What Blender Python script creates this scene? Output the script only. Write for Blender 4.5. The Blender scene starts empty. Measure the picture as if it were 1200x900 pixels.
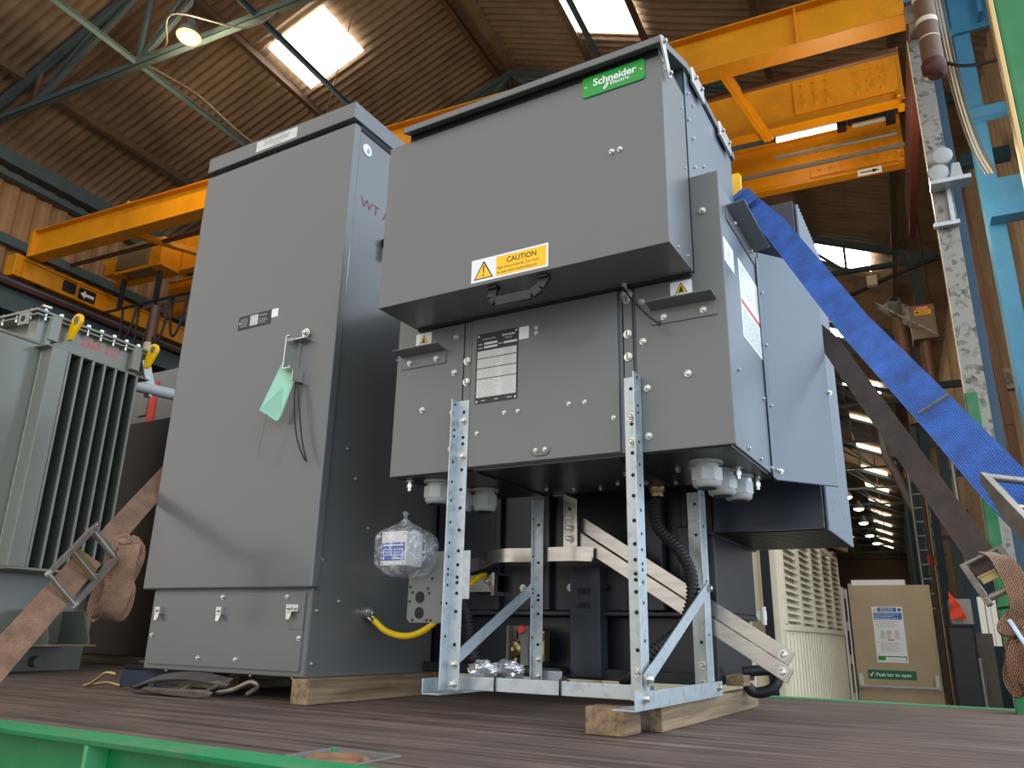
import bpy, math, random
from mathutils import Vector, Matrix
random.seed(7)
V = Vector
scene = bpy.context.scene
COL = scene.collection
PI = math.pi
# ------------------------------------------------------------------ materials
def lin(h):
    h = h.lstrip('#')
    return tuple(((c / 12.92) if c <= 0.04045 else ((c + 0.055) / 1.055) ** 2.4) for c in (int(h[i:i + 2], 16) / 255 for i in (0, 2, 4))) + (1.0,)

def mix(a, b, t): return tuple(a[i] * (1 - t) + b[i] * t for i in range(3)) + (1.0,)

def base(name):
    m = bpy.data.materials.new(name); m.use_nodes = True
    nt = m.node_tree
    return m, nt, nt.nodes['Principled BSDF']

def N(nt, t, **k):
    n = nt.nodes.new(t)
    for a, b in k.items():
        if a in n.inputs: n.inputs[a].default_value = b
        else: setattr(n, a, b)
    return n

def paint(name, c, rough=.45, metal=0., var=.12, vscale=3., bump=0., bscale=400., dirt=None, dirt_amt=.5, dscale=2.2, coat=0., spec=.5, stretch=(1, 1, 1)):
    """painted / plain surface: colour with broad variation, optional dirt patches and fine bump"""
    c = lin(c) if isinstance(c, str) else tuple(c) + ((1.,) if len(c) == 3 else ())
    m, nt, p = base(name)
    tc = N(nt, 'ShaderNodeTexCoord'); mp = N(nt, 'ShaderNodeMapping'); mp.inputs['Scale'].default_value = stretch
    nt.links.new(tc.outputs['Object'], mp.inputs[0])
    n1 = N(nt, 'ShaderNodeTexNoise', Scale=vscale, Detail=6., Roughness=.6)
    nt.links.new(mp.outputs[0], n1.inputs['Vector'])
    r = N(nt, 'ShaderNodeValToRGB')
    r.color_ramp.elements[0].position = .3; r.color_ramp.elements[1].position = .7
    r.color_ramp.elements[0].color = tuple(x * (1 - var) for x in c[:3]) + (1,)
    r.color_ramp.elements[1].color = tuple(min(1, x * (1 + var)) for x in c[:3]) + (1,)
    nt.links.new(n1.outputs['Fac'], r.inputs[0])
    out = r.outputs[0]
    if dirt:
        n2 = N(nt, 'ShaderNodeTexNoise', Scale=dscale, Detail=9., Roughness=.72)
        nt.links.new(mp.outputs[0], n2.inputs['Vector'])
        r2 = N(nt, 'ShaderNodeValToRGB'); r2.color_ramp.elements[0].position = .48; r2.color_ramp.elements[1].position = .72
        r2.color_ramp.elements[1].color = (dirt_amt,) * 3 + (1,)
        nt.links.new(n2.outputs['Fac'], r2.inputs[0])
        mx = N(nt, 'ShaderNodeMix', data_type='RGBA'); mx.inputs[7].default_value = lin(dirt)
        nt.links.new(r2.outputs[0], mx.inputs[0]); nt.links.new(out, mx.inputs[6]); out = mx.outputs[2]
    nt.links.new(out, p.inputs['Base Color'])
    p.inputs['Roughness'].default_value = rough; p.inputs['Metallic'].default_value = metal
    p.inputs['Coat Weight'].default_value = coat; p.inputs['Coat Roughness'].default_value = .15
    p.inputs['Specular IOR Level'].default_value = spec
    if bump:
        n3 = N(nt, 'ShaderNodeTexNoise', Scale=bscale, Detail=2.)
        nt.links.new(mp.outputs[0], n3.inputs['Vector'])
        b = N(nt, 'ShaderNodeBump', Strength=bump, Distance=.002)
        nt.links.new(n3.outputs['Fac'], b.inputs['Height']); nt.links.new(b.outputs[0], p.inputs['Normal'])
    return m

def galv(name, c0, c1, rough=.42, metal=.75, scale=60., stretch=(1, 1, 1)):
    m, nt, p = base(name)
    tc = N(nt, 'ShaderNodeTexCoord'); mp = N(nt, 'ShaderNodeMapping'); mp.inputs['Scale'].default_value = stretch
    nt.links.new(tc.outputs['Object'], mp.inputs[0])
    v = N(nt, 'ShaderNodeTexVoronoi', Scale=scale); nt.links.new(mp.outputs[0], v.inputs['Vector'])
    n = N(nt, 'ShaderNodeTexNoise', Scale=scale * .35, Detail=6.); nt.links.new(mp.outputs[0], n.inputs['Vector'])
    sp = N(nt, 'ShaderNodeSeparateColor'); nt.links.new(v.outputs['Color'], sp.inputs[0])
    ad = N(nt, 'ShaderNodeMath', operation='ADD'); nt.links.new(sp.outputs[0], ad.inputs[0]); nt.links.new(n.outputs['Fac'], ad.inputs[1])
    r = N(nt, 'ShaderNodeValToRGB'); r.color_ramp.elements[0].position = .35; r.color_ramp.elements[1].position = 1.25 / 1.3
    r.color_ramp.elements[0].color = lin(c0); r.color_ramp.elements[1].color = lin(c1)
    nt.links.new(ad.outputs[0], r.inputs[0]); nt.links.new(r.outputs[0], p.inputs['Base Color'])
    p.inputs['Metallic'].default_value = metal; p.inputs['Roughness'].default_value = rough
    return m

def grain(name, c0, c1, axis=0, rough=.8, scale=6., seams=None, patch=None, bump=.35):
    """wood: streaks along one axis, optional plank seams (pitch) across the other"""
    m, nt, p = base(name)
    tc = N(nt, 'ShaderNodeTexCoord'); mp = N(nt, 'ShaderNodeMapping')
    s = [scale * 9, scale * 9, scale * 9]; s[axis] = scale * .45
    mp.inputs['Scale'].default_value = s
    nt.links.new(tc.outputs['Object'], mp.inputs[0])
    n = N(nt, 'ShaderNodeTexNoise', Scale=1., Detail=8., Roughness=.65); nt.links.new(mp.outputs[0], n.inputs['Vector'])
    r = N(nt, 'ShaderNodeValToRGB'); r.color_ramp.elements[0].position = .33; r.color_ramp.elements[1].position = .68
    r.color_ramp.elements[0].color = lin(c0); r.color_ramp.elements[1].color = lin(c1)
    nt.links.new(n.outputs['Fac'], r.inputs[0]); out = r.outputs[0]; h = n.outputs['Fac']
    if patch:
        n2 = N(nt, 'ShaderNodeTexNoise', Scale=1.6, Detail=7., Roughness=.7); nt.links.new(tc.outputs['Object'], n2.inputs['Vector'])
        r2 = N(nt, 'ShaderNodeValToRGB'); r2.color_ramp.elements[0].position = .4; r2.color_ramp.elements[1].position = .66
        mx = N(nt, 'ShaderNodeMix', data_type='RGBA'); mx.inputs[7].default_value = lin(patch)
        nt.links.new(n2.outputs['Fac'], r2.inputs[0])
        ml = N(nt, 'ShaderNodeMath', operation='MULTIPLY'); ml.inputs[1].default_value = .6
        nt.links.new(r2.outputs[0], ml.inputs[0]); nt.links.new(ml.outputs[0], mx.inputs[0]); nt.links.new(out, mx.inputs[6]); out = mx.outputs[2]
    if seams:
        sx = N(nt, 'ShaderNodeSeparateXYZ'); nt.links.new(tc.outputs['Object'], sx.inputs[0])
        d = N(nt, 'ShaderNodeMath', operation='DIVIDE'); d.inputs[1].default_value = seams
        nt.links.new(sx.outputs[1 if axis == 0 else 0], d.inputs[0])
        f = N(nt, 'ShaderNodeMath', operation='FRACT'); nt.links.new(d.outputs[0], f.inputs[0])
        lt = N(nt, 'ShaderNodeMath', operation='LESS_THAN'); lt.inputs[1].default_value = .035; nt.links.new(f.outputs[0], lt.inputs[0])
        mx = N(nt, 'ShaderNodeMix', data_type='RGBA'); mx.inputs[7].default_value = (.012, .010, .008, 1)
        nt.links.new(lt.outputs[0], mx.inputs[0]); nt.links.new(out, mx.inputs[6]); out = mx.outputs[2]
    nt.links.new(out, p.inputs['Base Color']); p.inputs['Roughness'].default_value = rough
    b = N(nt, 'ShaderNodeBump', Strength=bump, Distance=.004); nt.links.new(h, b.inputs['Height']); nt.links.new(b.outputs[0], p.inputs['Normal'])
    return m

def webbing(name, c0, c1, rough=.75, stripe=None):
    """woven strap; uses the ribbon's own UVs (u across, v along, metres)"""
    m, nt, p = base(name)
    uv = N(nt, 'ShaderNodeUVMap'); sp = N(nt, 'ShaderNodeSeparateXYZ'); nt.links.new(uv.outputs[0], sp.inputs[0])
    br = N(nt, 'ShaderNodeTexBrick', Scale=1.); br.inputs['Brick Width'].default_value = .008; br.inputs['Row Height'].default_value = .0042
    br.inputs['Mortar Size'].default_value = .0008; br.inputs['Color1'].default_value = lin(c1); br.inputs['Color2'].default_value = mix(lin(c0), lin(c1), .7); br.inputs['Mortar'].default_value = lin(c0)
    nt.links.new(uv.outputs[0], br.inputs['Vector'])
    n = N(nt, 'ShaderNodeTexNoise', Scale=14., Detail=6.); nt.links.new(uv.outputs[0], n.inputs['Vector'])
    r = N(nt, 'ShaderNodeValToRGB'); r.color_ramp.elements[0].color = (.55, .52, .5, 1); r.color_ramp.elements[1].color = (1.15, 1.12, 1.1, 1)
    r.color_ramp.elements[0].position = .3; r.color_ramp.elements[1].position = .7
    nt.links.new(n.outputs['Fac'], r.inputs[0])
    mx = N(nt, 'ShaderNodeMix', data_type='RGBA', blend_type='MULTIPLY'); mx.inputs[0].default_value = 1.
    nt.links.new(br.outputs['Color'], mx.inputs[6]); nt.links.new(r.outputs[0], mx.inputs[7])
    nt.links.new(mx.outputs[2], p.inputs['Base Color']); p.inputs['Roughness'].default_value = rough
    p.inputs['Sheen Weight'].default_value = .15
    b = N(nt, 'ShaderNodeBump', Strength=.5, Distance=.0012); nt.links.new(br.outputs['Fac'], b.inputs['Height']); b.invert = True
    nt.links.new(b.outputs[0], p.inputs['Normal'])
    return m

def glow(name, c, s):
    m, nt, p = base(name)
    p.inputs['Base Color'].default_value = lin(c); p.inputs['Emission Color'].default_value = lin(c); p.inputs['Emission Strength'].default_value = s
    p.inputs['Roughness'].default_value = .5
    return m

def film(name):
    m, nt, p = base(name)
    n = N(nt, 'ShaderNodeTexNoise', Scale=35., Detail=5., Distortion=1.2)
    tc = N(nt, 'ShaderNodeTexCoord'); nt.links.new(tc.outputs['Object'], n.inputs['Vector'])
    r = N(nt, 'ShaderNodeValToRGB'); r.color_ramp.elements[0].position = .48; r.color_ramp.elements[1].position = .70
    r.color_ramp.elements[0].color = (.10,) * 3 + (1,); r.color_ramp.elements[1].color = (.62,) * 3 + (1,)
    nt.links.new(n.outputs['Fac'], r.inputs[0]); nt.links.new(r.outputs[0], p.inputs['Alpha'])
    p.inputs['Base Color'].default_value = (.85, .87, .9, 1); p.inputs['Roughness'].default_value = .15
    b = N(nt, 'ShaderNodeBump', Strength=.8, Distance=.01); nt.links.new(n.outputs['Fac'], b.inputs['Height']); nt.links.new(b.outputs[0], p.inputs['Normal'])
    return m

M = dict(
    grey=paint('grey_powder_coat', (.122, .120, .112), .34, var=.05, vscale=1.5, bump=.08, bscale=700, coat=.3),
    grey2=paint('grey_powder_coat_switchgear', (.140, .140, .132), .38, var=.05, vscale=1.5, bump=.10, bscale=700, coat=.15),
    grey_skylit=paint('grey_powder_coat_skylit', (.155, .178, .20), .36, var=.05, bump=.12, bscale=650, coat=.1),  # grey coat of right-hand faces, bluish sky light put into the colour
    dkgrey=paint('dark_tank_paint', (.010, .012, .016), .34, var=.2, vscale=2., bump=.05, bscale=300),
    navy=paint('dark_navy_paint', (.022, .028, .042), .32, var=.15),
    black=paint('black_rubber', (.012, .012, .013), .55, var=.2),
    blackgap=paint('black_gap_shade', (.006, .006, .007), .7, var=.2),  # black fill: shade of gaps, seams and holes put into the colour
    plastic=paint('pale_grey_plastic', (.42, .42, .40), .38, var=.06),
    steel=paint('zinc_bolt', (.62, .60, .55), .3, metal=.9, var=.15, vscale=80),
    galv=galv('galvanised_bright', '#a4acae', '#b9c0c2', metal=.6),
    galvd=galv('galvanised_mottled', '#4a463f', '#948f85', rough=.55, metal=.4, scale=30),
    alu=paint('tinned_copper_bar', (.44, .41, .37), .24, metal=.95, var=.14, vscale=9., stretch=(1, 6, 6)),
    wood=grain('pallet_timber', '#5d4936', '#a58a68', axis=1, scale=5),
    woodx=grain('pallet_timber_cross', '#4b3b2c', '#7d6850', axis=0, scale=5),
    deck=grain('trailer_deck_boards', '#332b25', '#93796a', axis=0, scale=3.2, seams=.19, patch='#4a3e36', rough=.72, bump=.5),
    green=paint('trailer_green', '#0a7339', .4, var=.10, dirt='#6f8f78', dirt_amt=.35, dscale=6),
    greenlt=paint('trailer_green_worn_edge', '#30985c', .45, var=.18, dirt='#8a8d78', dirt_amt=.55, dscale=9),
    rust=paint('rusty_steel', '#8a6046', .8, var=.25, vscale=20, dirt='#5a7a58', dirt_amt=.5, dscale=18),
    yellow=paint('crane_yellow', '#e39208', .42, var=.10, dirt='#7a4c10', dirt_amt=.42, dscale=1.1),
    yellowlug=paint('lug_yellow', '#f2b800', .4, var=.06),
    roof=paint('brown_roof_sheet', '#8a725a', .8, var=.20, vscale=1.2, dirt='#45352a', dirt_amt=.6, dscale=.9, bump=.3, bscale=40),
    purlin=paint('brown_steel', '#5f4a38', .6, var=.2),
    teal=paint('teal_steel', '#4b5c5e', .5, var=.12, dirt='#2c3b3c', dirt_amt=.4),
    blue=paint('column_blue', '#4d9cc8', .42, var=.08, dirt='#3a6a88', dirt_amt=.45, dscale=1.6),
    bluedk=paint('column_blue_deep', '#27485c', .5, var=.12, dirt='#22404f', dirt_amt=.4),
    redbrown=paint('oxide_red', '#4d1f18', .6, var=.2),
    wall=paint('tan_wall_sheet', '#a07850', .75, var=.2, vscale=1., dirt='#6b4a2e', dirt_amt=.5, dscale=1.2),
    wallr=paint('pale_tan_wall_sheet', '#b59c7c', .75, var=.15, vscale=1., dirt='#8d6b48', dirt_amt=.5, dscale=1.2),
    concrete=paint('concrete_floor', '#6e6a64', .85, var=.2, vscale=.7, bump=.3, bscale=30),
    olive_shade=paint('olive_grey_fins_shaded', (.075, .08, .066), .28, var=.06, coat=.3),  # olive paint darkened, shade between the fins put into the colour
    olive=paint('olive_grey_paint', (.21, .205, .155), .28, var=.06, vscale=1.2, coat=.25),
    olivedk=paint('olive_grey_dark', (.085, .088, .066), .34, var=.1),
    white=paint('white_label', (.86, .86, .84), .45, var=.02),
    cream=paint('cream_print', (.66, .63, .58), .5, var=.04),
    black_i=paint('black_print', (.012, .012, .014), .45, var=.02),
    blackplate=paint('black_plate', (.009, .009, .010), .42, var=.05),
    greyi=paint('grey_print', (.40, .39, .37), .5, var=.03),
    yel=paint('caution_yellow', '#ffc400', .42, var=.02),
    grn=paint('logo_green', '#07942e', .38, var=.03),
    red=paint('stripe_red', '#d8402e', .45, var=.03),
    redink=paint('red_stencil', '#d85a62', .6, var=.1),
    maroon=paint('maroon_marker', '#6a2a2a', .6, var=.1),
    blu=paint('label_blue', '#2f6fb4', .42, var=.04),
    blud=paint('label_deep_blue', '#33429a', .42, var=.04),
    signgrn=paint('sign_green', '#0a6a3c', .42, var=.04),
    silverplate=paint('silver_badge', (.62, .60, .54), .35, metal=.3, var=.08),
    encl=paint('white_enclosure_paint', '#dccdae', .45, var=.04, dirt='#b6a98c', dirt_amt=.25),
    door=paint('beige_door_paint', '#b59f7c', .42, var=.06),
    dullgrey=paint('dull_grey_paint', (.20, .19, .17), .5, var=.12),
    warmgrey=paint('warm_grey_box', '#7c6a52', .45, var=.1),
    brown=paint('brown_duct', '#6a4a32', .5, var=.15),
    orange=paint('orange_cloth', '#ff4a26', .6, var=.1),
    tagg=paint('pale_green_tag', '#a9d9ba', .6, var=.05),
    earth_y=paint('earth_yellow', '#f2c200', .4, var=.05),
    earth_g=paint('earth_green', '#1f6a2a', .4, var=.1),
    foil=paint('crumpled_foil', (.75, .76, .78), .22, metal=.8, var=.1, bump=1., bscale=60),
    brass=paint('brass', (.45, .34, .16), .35, metal=.9, var=.15),
    bluestrap=webbing('blue_webbing', '#123a86', '#3f7fe6'),
    brownstrap=webbing('dark_brown_webbing', '#2a1f1a', '#5c483c'),
    tanstrap=webbing('tan_webbing', '#5a3c2a', '#b58a68'),
    navystrap=webbing('navy_webbing', '#0b1320', '#22344a'),
    buckle=paint('worn_buckle_steel', (.27, .23, .19), .40, metal=.7, var=.3, vscale=30),
    sky=glow('daylight_panel', '#fffdf6', 9.),
    skyfar=glow('daylight_panel_far', '#fff0d8', 2.2),
    endglow=glow('daylight_sheet', '#d8d8d0', .5),
    lamp=glow('lamp_lens', '#ffc040', 6.),
    lampfar=glow('lamp_lens_far', '#f2ffd8', 16.),
    tube=glow('fluorescent_tube', '#ffffff', 7.),
    film=film('clear_film'),
)
# ------------------------------------------------------------------ geometry
DELTA = math.radians(4.6)
HALL = Matrix.Rotation(DELTA, 4, 'Z')          # the hall stands 4.6 degrees off the trailer

def frame_of(d, hint=None):
    d = V(d).normalized()
    h = V(hint) if hint is not None else (V((0, 0, 1)) if abs(d.z) < .9 else V((1, 0, 0)))
    a = d.cross(h)
    if a.length < 1e-6: a = d.cross(V((1, .3, 0)))
    a.normalize(); b = a.cross(d).normalized()
    return d, a, b            # along, side, up

class MB:
    def __init__(s, xf=None):
        s.v, s.f, s.m, s.sm, s.uv, s.xf = [], [], [], [], {}, xf
    def add(s, vs, fs, m=0, smooth=False):
        o = len(s.v); s.v += [V(p) for p in vs]
        for f in fs: s.f.append([i + o for i in f]); s.m.append(m); s.sm.append(smooth)
        return s
    def box(s, x0, x1, y0, y1, z0, z1, m=0):
        if x0 > x1: x0, x1 = x1, x0
        if y0 > y1: y0, y1 = y1, y0
        if z0 > z1: z0, z1 = z1, z0
        vs = [(x, y, z) for z in (z0, z1) for x, y in ((x0, y0), (x1, y0), (x1, y1), (x0, y1))]
        return s.add(vs, [(3, 2, 1, 0), (4, 5, 6, 7), (0, 1, 5, 4), (1, 2, 6, 5), (2, 3, 7, 6), (3, 0, 4, 7)], m)
    def prism(s, poly, ext, m=0, smooth=False):
        poly = [V(p) for p in poly]; ext = V(ext); n = len(poly)
        nrm = sum(((poly[i]).cross(poly[(i + 1) % n]) for i in range(n)), V())
        if nrm.dot(ext) > 0: poly = poly[::-1]
        vs = poly + [p + ext for p in poly]
        fs = [tuple(range(n)), tuple(range(2 * n - 1, n - 1, -1))] + [(i, i + n, (i + 1) % n + n, (i + 1) % n) for i in range(n)]
        s.add(vs, fs[:2], m); s.v = s.v[:-2 * n] + s.v[-2 * n:]
        o = len(s.v) - 2 * n
        for f in fs[2:]: s.f.append([i + o for i in f]); s.m.append(m); s.sm.append(smooth)
        return s
    def bar(s, p, q, w, h, m=0, up=None):
        """rectangular bar p->q, w across, h along 'up'"""
        p, q = V(p), V(q); d, a, b = frame_of(q - p, up)
        vs = [c + a * i * w / 2 + b * j * h / 2 for c in (p, q) for i, j in ((-1, -1), (1, -1), (1, 1), (-1, 1))]
        return s.add(vs, [(0, 1, 2, 3), (7, 6, 5, 4), (0, 4, 5, 1), (1, 5, 6, 2), (2, 6, 7, 3), (3, 7, 4, 0)], m)
    def angle(s, p, q, w, h, t, m=0, up=None, sw=1, sh=1):
        """L-section p->q: corner line on p-q, legs sw*w sideways and sh*h upwards"""
        p, q = V(p), V(q); d, a, b = frame_of(q - p, up); a = a * sw; b = b * sh
        prof = [V((0, 0)), V((w, 0)), V((w, t)), V((t, t)), V((t, h)), V((0, h))]
        poly = [p + a * u.x + b * u.y for u in prof]
        return s.prism(poly, q - p, m)
    def cyl(s, p, q, r, n=16, r2=None, m=0, caps=True, smooth=True):
        p, q = V(p), V(q); d, a, b = frame_of(q - p); r2 = r if r2 is None else r2
        ring = lambda c, R: [c + (a * math.cos(2 * PI * i / n) + b * math.sin(2 * PI * i / n)) * R for i in range(n)]
        s.add(ring(p, r) + ring(q, r2), [(i, (i + 1) % n, (i + 1) % n + n, i + n) for i in range(n)], m, smooth)
        if caps:
            s.add(ring(p, r), [tuple(range(n - 1, -1, -1))], m); s.add(ring(q, r2), [tuple(range(n))], m)
        return s
    def lathe(s, c, ax, prof, n=20, m=0, smooth=True):
        """prof: (radius, height along ax)"""
        d, a, b = frame_of(ax); c = V(c); vs = []; fs = []
        for r, h in prof:
            vs += [c + d * h + (a * math.cos(2 * PI * i / n) + b * math.sin(2 * PI * i / n)) * r for i in range(n)]
        for k in range(len(prof) - 1):
            for i in range(n):
                j = (i + 1) % n; fs.append((k * n + i, k * n + j, (k + 1) * n + j, (k + 1) * n + i))
        s.add(vs, fs, m, smooth)
        s.add(vs[:n], [tuple(range(n - 1, -1, -1))], m); s.add(vs[-n:], [tuple(range(n))], m)
        return s
    def tube(s, pts, r, n=8, m=0, closed=False, rfun=None):
        pts = [V(p) for p in pts]; k = len(pts); vs = []; fs = []
        prev = None
        for i in range(k):
            t = (pts[(i + 1) % k] - pts[i - 1]) if closed else (pts[min(i + 1, k - 1)] - pts[max(i - 1, 0)])
            t.normalize()
            if prev is None: _, a, b = frame_of(t)
            else:
                a = prev - t * prev.dot(t); a.normalize(); b = t.cross(a)
            prev = a; R = rfun(i) if rfun else r
            vs += [pts[i] + (a * math.cos(2 * PI * j / n) + b * math.sin(2 * PI * j / n)) * R for j in range(n)]
        for i in range(k if closed else k - 1):
            i2 = (i + 1) % k
            for j in range(n):
                j2 = (j + 1) % n; fs.append((i * n + j, i * n + j2, i2 * n + j2, i2 * n + j))
        s.add(vs, fs, m, True)
        if not closed:
            s.add(vs[:n], [tuple(range(n - 1, -1, -1))], m); s.add(vs[-n:], [tuple(range(n))], m)
        return s
    def ball(s, c, r, n=12, m=0, sq=(1, 1, 1)):
        c = V(c); vs = []; fs = []
        for k in range(n // 2 + 1):
            th = PI * k / (n // 2)
            for i in range(n):
                ph = 2 * PI * i / n
                vs.append(c + V((r * sq[0] * math.sin(th) * math.cos(ph), r * sq[1] * math.sin(th) * math.sin(ph), r * sq[2] * math.cos(th))))
        for k in range(n // 2):
            for i in range(n):
                j = (i + 1) % n; fs.append((k * n + i, (k + 1) * n + i, (k + 1) * n + j, k * n + j))
        return s.add(vs, fs, m, True)
    def ribbon(s, pts, w, t, side, m=0):
        """strap: centre points, width w, thickness t; side = one vector or one per point"""
        pts = [V(p) for p in pts]; k = len(pts); L = 0.
        sides = [V(side)] * k if not isinstance(side, list) else [V(x) for x in side]
        o = len(s.v); rows = []
        for i in range(k):
            tg = (pts[min(i + 1, k - 1)] - pts[max(i - 1, 0)]).normalized()
            sd = sides[i] - tg * sides[i].dot(tg); sd.normalize(); nn = tg.cross(sd).normalized()
            if i: L += (pts[i] - pts[i - 1]).length
            rows.append(L)
            cr = [pts[i] - sd * w / 2 + nn * t / 2, pts[i] + sd * w / 2 + nn * t / 2, pts[i] + sd * w / 2 - nn * t / 2, pts[i] - sd * w / 2 - nn * t / 2]
            s.v += [cr[0], cr[1], cr[1], cr[2], cr[2], cr[3], cr[3], cr[0]]
        for i in range(k - 1):
            a, b = o + 8 * i, o + 8 * i + 8
            for q, (x, y, ux, uy) in enumerate(((0, 1, 0, w), (2, 3, w, w), (4, 5, w, 0), (6, 7, 0, 0))):
                s.f.append([a + x, b + x, b + y, a + y]); s.m.append(m); s.sm.append(q in (0, 2))
                s.uv[len(s.f) - 1] = [(rows[i], ux), (rows[i + 1], ux), (rows[i + 1], uy), (rows[i], uy)]
        for e, fl in ((o, 0), (o + 8 * (k - 1), 1)):
            q = [e, e + 2, e + 4, e + 6]; s.f.append(q[::-1] if not fl else q); s.m.append(m); s.sm.append(False)
        return s
    def bolt(s, p, n, r=.0065, m=1):
        p, n = V(p), V(n).normalized()
        s.cyl(p, p + n * r * .35, r * 1.35, 12, m=m, smooth=False)
        s.cyl(p + n * r * .3, p + n * r * 1.2, r, 6, m=m, smooth=False)
        s.cyl(p + n * r * 1.2, p + n * r * 1.45, r * .8, 10, r2=r * .45, m=m)
        return s
    def sheet(s, fn, nu, nv, m=0, smooth=True, flip=False):
        vs = [fn(i, j) for i in range(nu + 1) for j in range(nv + 1)]
        g = lambda i, j: i * (nv + 1) + j
        fs = [(g(i, j), g(i + 1, j), g(i + 1, j + 1), g(i, j + 1)) for i in range(nu) for j in range(nv)]
        if flip: fs = [f[::-1] for f in fs]
        return s.add(vs, fs, m, smooth)
    def text(s, body, org, U, W, size, m=0, align='LEFT', bold=0., n_off=.0006, sx=1., shear=0.):
        vs, fs, w = glyphs(body, bold); U, W, org = V(U).normalized(), V(W).normalized(), V(org); Nn = U.cross(W)
        x0 = {'LEFT': 0, 'CENTER': -w / 2, 'RIGHT': -w}[align]
        return s.add([org + U * ((x + x0 + y * shear) * size * sx) + W * y * size + Nn * n_off for x, y in vs], fs, m)
    def build(s, name, mats, parent=None, bevel=0., seg=2, loc=None, smooth_angle=None):
        vs = [s.xf @ p for p in s.v] if s.xf is not None else s.v
        if parent is not None:
            r = parent; off = V()
            while r is not None: off = off + r.location; r = r.parent
        elif loc is not None: off = V(loc)
        else:
            xs, ys, zs = zip(*[(p.x, p.y, p.z) for p in vs]); off = V(((min(xs) + max(xs)) / 2, (min(ys) + max(ys)) / 2, min(zs)))
        me = bpy.data.meshes.new(name); me.from_pydata([tuple(p - off) for p in vs], [], s.f)
        me.polygons.foreach_set('material_index', s.m); me.polygons.foreach_set('use_smooth', s.sm)
        if s.uv:
            ul = me.uv_layers.new(name='UVMap')
            for fi, us in s.uv.items():
                for li, u in zip(me.polygons[fi].loop_indices, us): ul.data[li].uv = u
        for mm in (mats if isinstance(mats, (list, tuple)) else [mats]): me.materials.append(M[mm])
        me.validate(); me.update()
        o = bpy.data.objects.new(name, me); COL.objects.link(o)
        if parent is not None: o.parent = parent
        else: o.location = off
        if bevel:
            b = o.modifiers.new('bevel', 'BEVEL'); b.width = bevel; b.segments = seg; b.limit_method = 'ANGLE'; b.angle_limit = math.radians(50)
        return o

_G = {}
def glyphs(body, bold=0.):
    k = (body, bold)
    if k not in _G:
        c = bpy.data.curves.new('lettering', 'FONT'); c.body = body; c.size = 1.; c.offset = bold; c.resolution_u = 3
        o = bpy.data.objects.new('lettering', c); COL.objects.link(o)
        bpy.context.view_layer.update()
        ev = o.evaluated_get(bpy.context.evaluated_depsgraph_get()); me = ev.to_mesh()
        vs = [(v.co.x, v.co.y) for v in me.vertices]; fs = [tuple(p.vertices) for p in me.polygons]
        ev.to_mesh_clear(); bpy.data.objects.remove(o); bpy.data.curves.remove(c)
        _G[k] = (vs, fs, max([x for x, y in vs] or [0]))
    return _G[k]

def tag(o, label=None, cat=None, group=None, kind=None):
    for k, v in (('label', label), ('category', cat), ('group', group), ('kind', kind)):
        if v: o[k] = v
    return o
def thing(name, label, cat, loc, group=None):
    o = bpy.data.objects.new(name, None); COL.objects.link(o); o.location = loc; o.empty_display_size = .1
    return tag(o, label, cat, group)
def struct(o): return tag(o, kind='structure')
def H3(a, b, c): return HALL @ V((a, b, c))

class Plate:
    """a flat label on a plane: local u right, v up, origin at lower left"""
    def __init__(s, org, U, W, w, h):
        s.o, s.U, s.W, s.w, s.h = V(org), V(U).normalized(), V(W).normalized(), w, h
        s.N = s.U.cross(s.W); s.inks = {}
    def P(s, u, v, n=0.): return s.o + s.U * u + s.W * v + s.N * n
    def backing(s, t=.0012, r=0., name='label', mat='white', parent=None):
        w, h = s.w, s.h
        pts = [(0, 0), (w, 0), (w, h), (0, h)] if not r else [(cx + r * math.cos(a), cy + r * math.sin(a)) for cx, cy, a0 in ((w - r, r, -90), (w - r, h - r, 0), (r, h - r, 90), (r, r, 180)) for a in (math.radians(a0 + k * 22.5) for k in range(5))]
        mb = MB(); mb.prism([s.P(u, v, -.0005) for u, v in pts], s.N * (t + .0005)); s.t = t
        s.obj = mb.build(name, mat, parent); return s.obj
    def ink(s, m): return s.inks.setdefault(m, MB())
    def rect(s, m, u0, v0, u1, v1, lay=1):
        n = s.t + .0003 * lay
        s.ink(m).add([s.P(u0, v0, n), s.P(u1, v0, n), s.P(u1, v1, n), s.P(u0, v1, n)], [(0, 1, 2, 3)])
    def poly(s, m, pts, lay=1):
        s.ink(m).add([s.P(u, v, s.t + .0003 * lay) for u, v in pts], [tuple(range(len(pts)))])
    def disc(s, m, u, v, r, lay=1, n=20): s.poly(m, [(u + r * math.cos(2 * PI * i / n), v + r * math.sin(2 * PI * i / n)) for i in range(n)], lay)
    def text(s, m, body, u, v, size, align='LEFT', bold=0., lay=2, sx=1.): s.ink(m).text(body, s.P(u, v), s.U, s.W, size, 0, align, bold, s.t + .0003 * lay, sx)
    def lines(s, m, u0, v0, u1, v1, n, thick=.45, lay=2, rag=.35):
        """rows of print too small to read"""
        p = (v1 - v0) / n
        for i in range(n):
            x = u0; e = u0 + (u1 - u0) * (1 - rag * random.random()); y = v1 - p * (i + 1) + p * .2
            while x < e - 1e-6:
                q = min(e, x + (u1 - u0) * random.uniform(.06, .2)); s.rect(m, x, y, q, y + p * thick, lay); x = q + (u1 - u0) * .025
    def done(s):
        for m, mb in s.inks.items(): mb.build('printing', m, s.obj)
X_, Y_, Z_ = V((1, 0, 0)), V((0, 1, 0)), V((0, 0, 1))
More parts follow.
